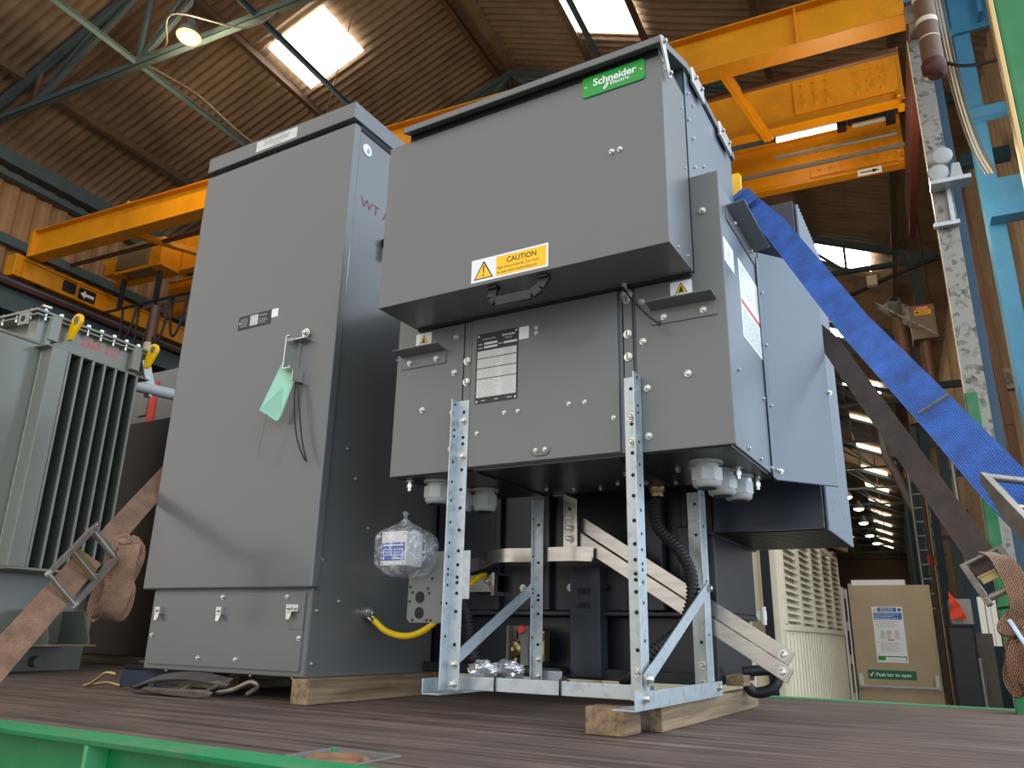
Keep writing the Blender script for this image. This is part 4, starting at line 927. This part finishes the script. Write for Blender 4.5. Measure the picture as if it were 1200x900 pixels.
# crane runway beams
for nm, xa, xb, ya, yb in (('left', -11.62, -11.30, -1.5, 70), ('right', .635, .765, 6.0, 10.0)):
    rn = thing('crane_runway', ('teal crane runway girder with a red rail along the tan wall' if nm == 'left' else 'dark red crane rail bracket under the right end of the yellow crane'), 'crane runway', H3((xa + xb) / 2, 8, 4.6))
    xm = (xa + xb) / 2
    if nm == 'left':
        c = MB(HALL); c.box(xa, xb, ya, yb, 4.62, 4.66); c.box(xm - .012, xm + .012, ya, yb, 4.66, 5.05); c.box(xa, xb, ya, yb, 5.05, 5.09); c.build('girder', 'teal', rn)
        c = MB(HALL); c.box(xm - .05, xm + .05, ya, yb, 5.09, 5.168); c.box(xa + .01, xb - .01, ya, yb, 5.0, 5.05); c.build('crane_rail', 'redbrown', rn)
    else:
        c = MB(HALL); c.box(xm - .03, xm + .03, ya, yb, 5.10, 5.168); c.build('crane_rail', 'redbrown', rn)
        c = MB(HALL); c.box(xa, xb, ya, 6.4, 5.02, 5.10); c.box(xm - .035, xm + .035, 6.4, yb, 5.05, 5.10, 1); c.build('runway_beam', ['dullgrey', 'redbrown'], rn)
c = MB(HALL); c.box(-12.0, -11.35, -1.5, 70, 4.2, 4.45); struct(c.build('trim_4', 'teal', None, loc=(0, 0, 0)))
# ------------------------------------------------------------------ overhead crane
cr = thing('overhead_crane', 'yellow overhead travelling crane spanning the hall above the grey cabinets', 'crane', H3(-5.3, 8, 5.2))
c = MB(HALL); c.box(-11.25, .66, 6.52, 6.54, 5.50, 5.92); c.box(-11.25, .66, 6.44, 6.66, 5.49, 5.505); c.box(-11.25, .66, 6.44, 6.66, 5.915, 5.93)
c.box(-11.27, -11.20, 6.44, 6.66, 5.49, 5.96); c.box(-9.22, -9.17, 6.45, 6.53, 5.93, 5.97); c.box(-.25, -.235, 6.45, 6.65, 5.505, 5.915)
c.build('auxiliary_beam', 'yellow', cr, .004)
def girder(y, plate, arrow):
    c = MB(HALL); zb = 5.62 if not arrow else 5.50; c.box(-11.2, .68, y, y + .03, zb, zb + .63); c.box(-11.2, .68, y - .05, y + .09, zb - .005, zb + .022); c.box(-11.2, .68, y - .05, y + .09, zb + .63, zb + .655)
    x0, x1, z0, z1 = plate; c.box(x0, x1, y - .022, y, z0, z1)
    for i in range(3):
        for u in (.10, .22, .34, .62, .74, .86):
            q = V((x0 + (x1 - x0) * u, y - .022, z0 + (z1 - z0) * (.2 + .3 * i))); c.cyl(q, q - Y_ * .030, .020, 6, m=0, smooth=False)
    c.box(.60, .66, y - .10, y, 5.50, 5.54); c.prism([(.60, y - .14, 5.62), (.64, y - .14, 5.62), (.64, y, 5.80), (.60, y, 5.80)], (0, .012, -.02))
    g = c.build('box_girder', 'yellow', cr, .004)
    if arrow:
        p = Plate(HALL @ V((.16, y - .062, 5.425)), BX_, Z_, .26, .085); p.backing(.002, 0, 'direction_sign', 'white', cr); p.rect('black_i', .03, .035, .17, .050); p.poly('black_i', [(.16, .018), (.235, .0425), (.16, .067)]); p.done()
    return g
girder(7.92, (-.40, .64, 5.76, 6.20), False)
girder(8.97, (-.35, .64, 5.57, 5.99), True)
for x0, x1 in ((-.98, -.72), (-9.40, -8.62)):
    c = MB(HALL); c.bar((x0, 6.6, 5.60), (x1 + .02, 7.95, 5.56), .10, .05, 0, Z_); c.bar((x0, 6.6, 5.62), (x1 + .02, 7.95, 5.58), .02, .11, 0, Z_); c.build('cross_member', 'yellow', cr, .003)
c = MB(HALL); c.cyl((-11.1, 7.05, 5.60), (.6, 7.05, 5.60), .035, 10); c.build('drive_shaft', 'brown', cr)
c = MB(HALL); c.box(-11.2, .66, 8.50, 8.54, 5.46, 5.50); c.cyl((-.7, 8.45, 5.62), (.6, 8.45, 5.60), .022, 8); c.build('cable_tray', 'dullgrey', cr)
for x in (-11.42, .70):
    hw = .10 if x < 0 else .035; c = MB(HALL); c.box(x - hw, x + hw, 6.35, 9.75, 5.19, 5.50); c.box(x - hw - .02, x + hw + .02, 6.33, 6.45, 5.175, 5.52)
    if x < 0: c.box(x + .10, x + .13, 6.35, 9.75, 5.46, 5.50); c.box(x + .09, x + .15, 7.12, 7.32, 5.25, 5.42, 1); c.cyl((x, 6.8, 5.312), (x + .06, 6.8, 5.312), .14, 18, m=1)
    c.build('end_carriage', ['yellow' if x < 0 else 'redbrown', 'black'], cr, .006)
p = Plate(HALL @ V((-11.318, 7.40, 5.225)), BY_, Z_, .30, .20); p.backing(.003, 0, 'direction_sign', 'black_i', cr); p.poly('white', [(.03, .10), (.12, .17), (.12, .125), (.27, .125), (.27, .075), (.12, .075), (.12, .03)]); p.done()
c = MB(HALL); c.prism([(-10.68, 7.50, 5.64), (-9.96, 7.50, 5.60), (-9.96, 7.50, 6.06), (-10.68, 7.50, 6.02)], (0, .36, 0)); c.box(-9.955, -9.70, 7.52, 7.9, 5.58, 6.06, 1); c.box(-10.68, -9.7, 7.49, 7.52, 5.55, 5.60, 1); c.build('control_housing', ['warmgrey', 'yellow'], cr, .006)
c = MB(HALL); c.box(-11.0, -10.76, 7.55, 7.8, 5.62, 5.90); c.cyl((-11.08, 7.62, 5.86), (-10.95, 7.62, 5.86), .07, 12); c.build('drive_motor', 'yellow', cr, .01)
c = MB(HALL); c.cyl((-10.9, 7.6, 4.98), (-8.2, 7.6, 5.02), .022, 8)
for x in (-10.55, -9.75, -8.9): c.box(x - .03, x + .03, 7.57, 7.63, 5.0, 5.5)
c.build('festoon_bar', 'black', cr)
for k in range(6):
    x = -10.45 + .36 * k; c = MB(HALL); dd = .55 + .28 * ((k * 7) % 4) / 3
    c.tube(spline([(x, 7.6, 4.98), (x + .03, 7.6, 4.98 - dd * .7), (x + .12, 7.6, 4.98 - dd), (x + .24, 7.6, 4.98 - dd * .7), (x + .30, 7.6, 4.98)], 6), .020, 6); c.build('festoon_cable', 'black', cr)
c = MB(HALL); c.cyl((-9.72, 7.62, 4.9), (-9.74, 7.62, 4.12), .07, 10); c.cyl((-9.74, 7.62, 4.3), (-9.74, 7.62, 4.14), .085, 10, m=1); c.tube([(-9.74 + .06 * math.sin(a), 7.62, 4.02 + .08 * math.cos(a)) for a in [k * .5 for k in range(10)]], .02, 6); c.build('pendant_hoist', ['brown', 'encl'], cr)
# fluorescent lights on the crane
for x0, x1, y, z, on, lab in ((-.66, .0, 8.42, 5.84, True, 'lit fluorescent tube between the yellow crane girders'), (.16, .50, 8.42, 5.80, False, 'unlit fluorescent tube fitting beside the lit one on the crane')):
    f = thing('tube_light', lab, 'light', H3(x0, y, z)); c = MB(HALL); c.cyl((x0, y, z), (x1, y, z), .030, 12); c.build('tube', 'tube' if on else 'plastic', f)
    c = MB(HALL); c.box(x0 - .04, x1 + .04, y - .04, y + .04, z + .03, z + .06); c.box(x1, x1 + .10, y - .06, y + .06, z - .06, z + .09); c.build('fitting', 'black', f, .004)
# high bay lamps
def highbay(x, y, z, r, lab, near):
    f = thing('high_bay_lamp', lab, 'lamp', H3(x, y, z), None if near else 'high bay lamps far down the hall')
    c = MB(HALL); c.lathe((x, y, z), Z_, [(r, 0), (r * 1.02, .02), (r * .8, r * .7), (r * .35, r * 1.2), (r * .3, r * 1.7)], 20); c.build('reflector', 'dullgrey', f)
    c = MB(HALL); c.lathe((x, y, z + .0), -Z_, [(r * .97, 0), (r * .8, r * .25), (r * .4, r * .38), (.004, r * .42)], 20); c.build('lens', 'lamp' if near else 'lampfar', f)
    c = MB(HALL); c.cyl((x, y, z + r * 1.6), (x, y, rz(x) - .1), .012, 6); c.build('hanger', 'black', f)
highbay(-7.09, 5.35, 7.16, .145, 'glowing high bay lamp hanging under the roof near the first truss', True)
for k, (x, y) in enumerate(((-1.62, 42.1), (-1.25, 46.2), (-1.22, 52.0), (-1.09, 58.5), (-.79, 63.3))): highbay(x, y, 7.1, .27, ('nearest', 'second nearest', 'middle', 'second farthest', 'farthest')[k] + ' of the row of lamps far down the hall', False)
c = MB(HALL); c.tube(spline([(-8.3, 5.6, 7.5), (-7.7, 5.5, 7.36), (-7.1, 5.1, 7.30), (-6.4, 5.6, 7.25), (-5.8, 5.65, 7.45)]), .012, 6); c.tube(spline([(-8.4, 5.7, 7.5), (-8.37, 6.6, 7.62), (-8.32, 7.4, 7.5), (-8.35, 9.0, 7.5)]), .02, 6); tag(c.build('lamp_cable', 'buckle'), 'slack cables strung along the roof truss to the near lamp', 'cable')
c = MB(HALL); c.cyl((-6.9, 7.7, 7.46), (-6.75, 7.9, 9.5), .008, 6); tag(c.build('hanging_rod', 'brown'), 'thin rod hanging from the roof behind the tall cabinet', 'rod')

# ------------------------------------------------------------------ right-hand side of the hall
def steel_column(x0, x1, y, z1, mats, lab, flat=None):
    o = thing('steel_column', lab, 'column', H3((x0 + x1) / 2, y, FZ)); return o
bcn = thing('steel_column', 'bright blue lattice column nearest the green post at the right edge', 'column', H3(1.4, 7.95, FZ))
c = MB(HALL); c.box(1.195, 1.345, 7.88, 7.90, FZ, 7.3); c.box(1.195, 1.21, 7.90, 8.05, FZ, 7.3); c.box(1.195, 1.345, 8.04, 8.06, FZ, 7.3); c.build('chord', 'blue', bcn, .004)
c = MB(HALL); c.box(1.66, 1.80, 7.88, 8.06, FZ, 7.3); c.build('chord', 'bluedk', bcn, .004)
for z0, z1 in ((4.02, 4.50), (2.2, 2.42), (.6, .8), (6.22, 6.9), (5.15, 5.32)):
    c = MB(HALL); c.box(1.16 if z0 == 6.22 else 1.205, 1.70, 7.86, 7.885, z0, z1); c.box(1.205, 1.70, 7.70 if z0 > 4 and z0 < 5 else 7.84, 7.86, z0, z0 + .015); c.build('batten_plate', 'blue', bcn, .003)
c = MB(HALL); c.box(.80, 1.2, 7.86, 8.06, 6.3, 7.2); c.box(1.42, 1.46, 7.7, 7.88, 6.3, 7.2); c.build('head_bracket', 'blue', bcn, .004)
gc = thing('steel_column', 'mottled galvanised column behind the twin flood lamps', 'column', H3(.68, 6.25, FZ))
c = MB(HALL); c.box(.612, .752, 6.20, 6.215, FZ, 5.018); c.box(.608, .613, 6.19, 6.24, FZ, 5.018, 1); c.build('flange', ['galvd', 'encl'], gc, .003); c = MB(HALL); c.box(.60, .70, 5.88, 5.995, 5.022, 5.10); c.build('cap_plate', 'dullgrey', gc, .003)
c = MB(HALL); c.box(.675, .69, 6.215, 6.36, FZ, 5.018); c.box(.66, .83, 6.36, 6.375, FZ, 4.75); c.build('web', 'bluedk', gc)
for k in range(9):
    y = 15.3 + 4.9 * k; o = thing('steel_column', '', 'column', H3(1.2, y, FZ), 'blue columns farther down the hall')
    o['label'] = ('first', 'second', 'third', 'fourth', 'fifth', 'sixth', 'seventh', 'eighth', 'ninth')[k] + ' slim blue-grey column past the galvanised column'
    c = MB(HALL); c.box(.95, 1.10, y, y + .02, FZ, 7.3); c.box(1.02, 1.04, y + .02, y + .22, FZ, 7.3); c.box(.95, 1.10, y + .22, y + .24, FZ, 7.3); c.build('shaft', 'bluedk' if k % 2 else 'teal', o)
    for z in (1.0, 3.0, 4.6): c = MB(HALL); c.box(.95, 1.7, y + .02, y + .10, z, z + .12); c.build('stay', 'teal', o)
for x0, x1, y, z0, z1, m, lab in ((1.20, 1.75, 10.2, 3.05, 3.30, 'galvd', 'mottled grey cross beam between the blue columns above the green post'), (1.22, 1.70, 9.0, 5.35, 5.50, 'bluedk', 'dark blue cross beam behind the cables at the top right')):
    c = MB(HALL); c.box(x0, x1, y, y + .12, z0, z1); tag(c.build('cross_beam', m, None, .003), lab, 'beam')
c = MB(HALL); c.bar((1.20, 9.5, 6.12), (1.305, 9.5, 2.45), .085, .085, 0, Y_); c.bar((1.305, 9.5, 2.45), (1.34, 9.6, -.8), .085, .085, 0, Y_); tag(c.build('square_duct', 'brown', None, .006), 'brown square duct leaning between the galvanised and blue columns', 'duct')
c = MB(HALL); c.cyl((.725, 5.8, 5.9), (.722, 5.8, 4.46), .076, 24); c.lathe((.722, 5.8, 4.46), -Z_, [(.076, 0), (.086, .015), (.086, .10), (.05, .13)], 24, 2)
for z in (5.02, 4.80, 4.66): c.cyl((.723, 5.8, z), (.723, 5.8, z + (.045 if z > 4.7 else .010)), .0772, 24, m=1, caps=False)
tag(c.build('downpipe', ['brown', 'encl', 'redbrown']), 'thick brown pipe with white bands hanging at the top right', 'pipe')
fl = thing('flood_lamp', 'twin round emergency flood lamps on a small shelf on the galvanised column', 'lamp', H3(.72, 6.1, 3.5))
for x, z in ((.708, 3.815), (.665, 3.675)): c = MB(HALL); c.lathe((x, 6.14, z), -Y_, [(.05, 0), (.070, .03), (.074, .05), (.060, .056), (.006, .06)], 22); c.build('lamp_head', 'plastic', fl)
c = MB(HALL); c.prism([(.735, 6.08, 3.605), (.825, 6.08, 3.605), (.812, 6.08, 3.73), (.76, 6.08, 3.73)], (0, .08, 0)); c.build('battery_box', 'plastic', fl, .005)
c = MB(HALL); c.box(.60, .87, 6.05, 6.188, 3.565, 3.60); c.box(.705, .735, 6.16, 6.188, 3.28, 3.565); c.box(.585, .76, 6.14, 6.188, 3.25, 3.285); c.build('shelf', 'galv', fl, .003)
# bundle of cables down the blue column
for k, (dx, r, m) in enumerate(((0, .010, 'encl'), (.028, .012, 'encl'), (.058, .012, 'dullgrey'), (-.025, .008, 'buckle'))):
    c = MB(HALL); c.tube(spline([(1.06 + dx, 7.6, 6.9), (1.07 + dx, 7.6, 5.9), (1.10 + dx, 7.6, 5.2), (1.16 + dx, 7.6, 4.7), (1.24 + dx, 7.62, 4.42)], 8), r, 6)
    tag(c.build('power_cable', m), ('pale cable on the left of the bundle beside the blue column', 'pale cable in the middle of the bundle beside the blue column', 'grey cable on the right of the bundle beside the blue column', 'thin rusty cable beside the pale cable bundle')[k], 'cable', 'cables beside the blue column')
c = MB(HALL); c.tube(spline([(1.0, 7.54, 5.72), (1.15, 7.52, 5.60), (1.3, 7.5, 5.55), (1.5, 7.5, 5.55)]), .016, 6); tag(c.build('power_cable', 'black'), 'black cable drooping across the blue column head', 'cable')
# dust hood with danger label
dh = thing('extraction_hood', 'grey extraction hood with danger stickers hanging by the galvanised column', 'extraction hood', H3(.6, 11, 4.0))
c = MB(HALL); c.box(.60, .89, 10.9, 11.25, 4.03, 4.50); c.build('fan_box', 'warmgrey', dh, .006)
c = MB(HALL); c.prism([(.21, 10.86, 4.53), (.60, 10.88, 4.17), (.60, 10.88, 4.50), (.43, 10.88, 4.63)], (0, .012, 0)); c.prism([(.20, 10.69, 4.55), (.88, 10.69, 3.99), (.88, 10.69, 3.96), (.20, 10.69, 4.52)], (0, .02, 0)); c.build('sloping_plate', 'galvd', dh, .002)
c = MB(HALL); c.cyl((.43, 10.85, 4.42), (.42, 10.68, 4.53), .075, 20); c.cyl((.42, 10.679, 4.5305), (.4199, 10.678, 4.531), .06, 20, m=1); c.build('pipe_spigot', ['dullgrey', 'blackgap'], dh)
p = Plate(HALL @ V((.655, 10.898, 4.36)), BX_, Z_, .19, .12); p.backing(.002, 0, 'danger_sticker', 'yel', dh); p.rect('red', 0, .07, .19, .12); p.text('white', 'DANGER', .095, .083, .032, 'CENTER', .015); p.lines('black_i', .06, .01, .18, .06, 3, .4); p.disc('black_i', .03, .035, .02); p.done()
c = MB(HALL); c.cyl((.46, 10.95, 4.35), (.50, 10.95, 2.9), .085, 14); c.cyl((.74, 11.05, 4.1), (.76, 11.05, 2.6), .075, 14); c.build('duct_pipe', 'brown', dh)
c = MB(HALL); c.cyl((.70, 11.0, 4.5), (.60, 11.2, 6.6), .006, 6); c.cyl((.86, 11.0, 4.5), (.85, 11, 6.4), .012, 6); c.build('hanger', 'black', dh)
c = MB(HALL); c.tube(spline([(-1.0, 12.6, 5.45), (-.2, 12.3, 5.35), (.5, 12.0, 5.45), (1.1, 11.7, 5.5)]), .03, 6); c.box(.15, .29, 12.0, 12.1, 5.36, 5.52, 1); tag(c.build('cable_run', ['black', 'encl']), 'black cable with a white junction box slung across under the far roof', 'cable')
# scaffold-like ladder and pipes farther down
ld_ = thing('access_ladder', 'thin pale metal ladder standing by the far columns', 'ladder', H3(.75, 21, FZ))
for x in (.62, .92): c = MB(HALL); c.cyl((x, 21, FZ), (x, 21, 4.3), .03, 8); c.build('rail', 'galv', ld_)
for k in range(11): c = MB(HALL); c.cyl((.62, 21, 1.0 + .33 * k), (.92, 21, 1.0 + .33 * k), .02, 6); c.build('rung', 'galv', ld_)
for k, (x, y, z1, m) in enumerate(((.70, 17, 3.4, 'brown'), (1.0, 13.2, 3.6, 'galv'))):
    c = MB(HALL); c.cyl((x, y, FZ), (x, y, z1), .035, 10); tag(c.build('vertical_pipe', m), ('brown', 'galvanised')[k] + ' upright pipe beside the far blue columns', 'pipe')
c = MB(HALL); c.tube(spline([(.75, 24, 3.6), (.45, 24, 4.6), (.2, 24, 5.4), (.2, 24, 6.8)]), .11, 10); tag(c.build('curved_duct', 'dullgrey'), 'curved grey duct pipe far down the hall under the brown strap', 'duct')
c = MB(HALL); c.box(.74, .88, 19.9, 19.95, 1.88, 2.10); tag(c.build('warning_board', 'orange'), 'small orange board hung far down the hall', 'board')
# dark control cabinet and things on it
ck = thing('control_cabinet', 'dark control cabinet standing behind the beige door', 'cabinet', H3(.56, 9.6, FZ))
c = MB(HALL); c.box(.455, .675, 9.5, 9.9, FZ, .40); c.build('housing', 'dkgrey', ck, .006); c = MB(HALL); c.box(.45, .68, 9.48, 9.92, .40, .425); c.build('top', 'black', ck, .003)
c = MB(HALL); c.box(.50, .70, 9.55, 9.85, .425, .68); tag(c.build('grey_box', 'plastic', None, .01), 'pale grey box on top of the dark control cabinet', 'box')
c = MB(HALL); c.sheet(lambda i, j: V((.50 + .018 * j - .006 * i * math.sin(j), 9.46 + .012 * math.sin(j * 1.3 + i), .76 - .035 * i - .03 * j * (1 - i / 8))), 8, 5); tag(c.build('orange_cloth', 'orange'), 'orange cloth hung over the grey box behind the beige door', 'cloth')
c = MB(HALL); c.box(.74, .90, 10.2, 10.5, FZ, .35); c.cyl((.725, 9.95, FZ), (.725, 9.95, .1), .04, 10, m=1); tag(c.build('machine_post', ['dullgrey', 'galv'], None, .004), 'dark machine post between the control cabinet and the green post', 'post')
c = MB(HALL); c.box(.95, 1.02, 12.0, 12.04, .22, .82); c.box(1.035, 1.085, 12.0, 12.04, .22, .82); c.box(1.095, 1.15, 12.0, 12.04, .22, .82); o = c.build('window_61', 'endglow'); struct(o)
c = MB(HALL); c.box(.84, 1.30, 12.06, 12.10, FZ, 1.1); tag(c.build('slotted_screen', 'bluedk'), 'dark blue screen with bright slots behind the brown strap tail', 'panel')

# ------------------------------------------------------------------ white louvred enclosure with its open beige door
EX = Matrix.Translation((-1.2, 5.8, 0)) @ Matrix.Rotation(math.radians(2.1), 4, 'Z')
e3 = EX.to_3x3()
en = thing('substation_enclosure', 'white ribbed and louvred enclosure beyond the deck with its beige door open', 'enclosure', EX @ V((-1.2, 2.0, FZ)))
T = 1.10; LN = 4.05
c = MB(EX); c.box(-2.6, -.03, .03, LN, FZ, T); c.box(-2.62, .0, 0, LN + .02, T, T + .05); c.box(-.12, .0, 0, .16, FZ, T); c.box(-.06, 0, LN - .10, LN, FZ, T)
# ribbed lower wall
row = []; y = .16
while y < LN - .14:
    for dy, dx in ((0, 0), (.075, 0), (.095, -.03), (.135, -.03)): row.append((dx - .004, y + dy))
    y += .155
vs = []
for xx, yy in row: vs += [(xx, yy, FZ), (xx, yy, .30)]
c.add(vs, [(2 * i, 2 * i + 2, 2 * i + 3, 2 * i + 1) for i in range(len(row) - 1)]); c.box(-.03, .012, .16, LN - .1, .30, .345)
c.build('body', 'encl', en, .004)
for k in range(5):
    ya = .22 + .745 * k; yb = ya + .62; c = MB(EX); c.box(-.03, .016, ya - .065, ya, .345, T - .02); c.box(-.03, .016, yb, yb + .065, .345, T - .02)
    for j in range(14):
        z = .365 + .052 * j; c.prism([(-.026, ya, z + .036), (.014, ya, z), (.014, ya, z + .004), (-.026, ya, z + .040)], (0, yb - ya, 0))
    c.box(-.029, -.026, ya, yb, .35, T - .02, 1)  # darker back sheet, shade between the slats put into its colour
    c.build('louvre_panel', ['encl', 'greyi'], en)
c = MB(EX); c.box(-.30, -.08, -.07, -.05, .36, .42); c.cyl((-.10, -.065, .33), (-.10, -.065, .45), .018, 10); c.build('hinge', 'cream', en, .004)
c = MB(EX); c.box(-.105, -.045, -.012, .003, FZ, T); c.build('corner_gap', 'blackgap', en)
c = MB(EX); c.box(-1.3, -.19, -.05, .0, FZ, T - .05); c.box(-.30, -.28, -.056, -.05, FZ, T - .05); c.build('front_door', 'encl', en, .006)
# open door, seen on its inner face
Dn = MB(EX); Dn.box(.09, .90, LN - .06, LN - .02, -1.15, .84); Dn.box(.085, .12, LN - .065, LN, -1.15, .86); Dn.box(.88, .905, LN - .075, LN - .02, -1.15, .84)
door = Dn.build('beige_door', 'door', en, .004)
c = MB(EX)
for z in (.7, .35, .0, -.4): c.cyl((.045, LN - .05, z), (.045, LN - .05, z + .10), .016, 10)
c.box(.01, .03, LN - .10, LN, FZ, .82); c.box(.055, .07, LN - .09, LN - .05, FZ, .80); c.build('door_frame', 'cream', en)
DY = LN - .0605
def dplate(u, v, w, h): return Plate(EX @ V((u, DY, v)), e3 @ X_, Z_, w, h)
p = dplate(.305, .03, .305, .58); p.backing(.002, 0, 'safety_poster', 'white', door)
p.rect('blu', .055, .525, .245, .570); triangle(p, .030, .540, .018); p.disc('blud', .275, .547, .018); p.rect('blu', .012, .445, .293, .515)
p.text('white', 'Electric Shock', .15, .549, .022, 'CENTER', .02); p.text('white', 'Emergency Action', .15, .530, .018, 'CENTER', .02); p.lines('white', .022, .452, .285, .510, 3, .28)
p.lines('greyi', .04, .36, .28, .435, 4, .3); p.lines('greyi', .05, .11, .28, .21, 8, .3)
for u in (.06, .12, .2): p.rect('cream', u, .24, u + .045, .33)
p.rect('red', .13, .225, .19, .237); p.lines('red', .13, .29, .19, .33, 3, .3)
for v in (.425, .385, .205, .09): p.disc('greyi', .028, v, .007)
p.rect('signgrn', .012, .02, .293, .065); p.rect('white', .085, .022, .285, .055, 2); p.rect('grn', .014, .022, .08, .063, 2); p.done()
p = dplate(.195, -.142, .475, .092); p.backing(.003, 0, 'push_sign', 'signgrn', door); p.text('white', 'Push bar to open', .085, .030, .050, bold=.02, sx=.98)
p.poly('white', [(.018, .048), (.026, .055), (.034, .040), (.056, .075), (.062, .070), (.036, .022)]); p.rect('white', .072, .016, .0735, .078); p.done()
c = MB(EX); c.box(.105, .150, LN - .13, LN - .06, -.24, -.09); c.build('latch_case', 'cream', door, .008); c = MB(EX); c.box(.840, .885, LN - .13, LN - .06, -.24, -.09); c.build('latch_case', 'cream', door, .008)
c = MB(EX); c.cyl((.12, LN - .15, -.215), (.87, LN - .15, -.215), .016, 12); c.build('push_bar', 'plastic', door)
# winch block on the enclosure roof
wn = thing('pulley_block', 'rusty pulley block sitting on the far end of the white enclosure roof', 'pulley', EX @ V((-.08, 3.6, T + .05)))
c = MB(EX); c.tube([(-.08 + .0, 3.6 + .10 * math.cos(k * PI / 8), T + .195 + .10 * math.sin(k * PI / 8)) for k in range(16)], .035, 8, closed=True); c.cyl((-.13, 3.6, T + .17), (-.03, 3.6, T + .17), .03, 12); c.build('pulley_wheel', 'brown', wn)
c = MB(EX); c.box(-.14, .02, 3.5, 3.75, T + .052, T + .07); c.bar((-.08, 3.66, T + .2), (.12, 3.9, T + .12), .05, .05); c.build('bracket', 'warmgrey', wn)

# ================================================================== light and camera
w = bpy.data.worlds.new('World'); scene.world = w; w.use_nodes = True
bg = w.node_tree.nodes['Background']; bg.inputs[1].default_value = 1.0
wn_ = w.node_tree; tc = wn_.nodes.new('ShaderNodeTexCoord'); sx = wn_.nodes.new('ShaderNodeSeparateXYZ'); wn_.links.new(tc.outputs['Generated'], sx.inputs[0])
rp = wn_.nodes.new('ShaderNodeValToRGB'); rp.color_ramp.elements[0].position = .0; rp.color_ramp.elements[0].color = (1.60, 1.54, 1.46, 1); rp.color_ramp.elements[1].position = .75; rp.color_ramp.elements[1].color = (2.3, 2.8, 3.4, 1)
wn_.links.new(sx.outputs[0], rp.inputs[0]); wn_.links.new(rp.outputs[0], bg.inputs[0])
def lamp(kind, name, loc, energy, color, **k):
    l = bpy.data.lights.new(name, kind); l.energy = energy; l.color = color
    for a, b_ in k.items(): setattr(l, a, b_)
    o = bpy.data.objects.new(name, l); COL.objects.link(o); o.location = loc; return o
lamp('POINT', 'lamp_glow', H3(-7.09, 5.35, 6.95), 150, (1, .78, .45), shadow_soft_size=.15)
lamp('POINT', 'hall_glow', H3(-4, 20, 6.5), 160, (1, .80, .55), shadow_soft_size=.3)
lamp('POINT', 'hall_glow', H3(-1.4, 40, 6.5), 120, (1, .85, .6), shadow_soft_size=.3)

lamp('POINT', 'hall_glow', H3(.1, 7.4, 4.2), 75, (1, .80, .52), shadow_soft_size=.25)  # added fill lamp without a fitting, warms the enclosure and its door
cd = bpy.data.cameras.new('camera'); cam = bpy.data.objects.new('camera', cd); COL.objects.link(cam); scene.camera = cam
yaw, pitch, roll = 0.528125, 0.310229, 0.0217906
fw = V((-math.sin(yaw) * math.cos(pitch), math.cos(yaw) * math.cos(pitch), math.sin(pitch))); rt = V((math.cos(yaw), math.sin(yaw), 0)); up = rt.cross(fw)
r2 = rt * math.cos(roll) + up * math.sin(roll); u2 = -rt * math.sin(roll) + up * math.cos(roll)
cam.matrix_world = Matrix(((r2.x, u2.x, -fw.x, 0), (r2.y, u2.y, -fw.y, 0), (r2.z, u2.z, -fw.z, .23), (0, 0, 0, 1)))
cd.sensor_fit = 'HORIZONTAL'; cd.sensor_width = 36; cd.lens = 916.46 / 1200 * 36; cd.clip_start = .02; cd.clip_end = 300
scene.view_settings.view_transform = 'Standard'; scene.view_settings.look = 'None'; scene.view_settings.exposure = 0.0
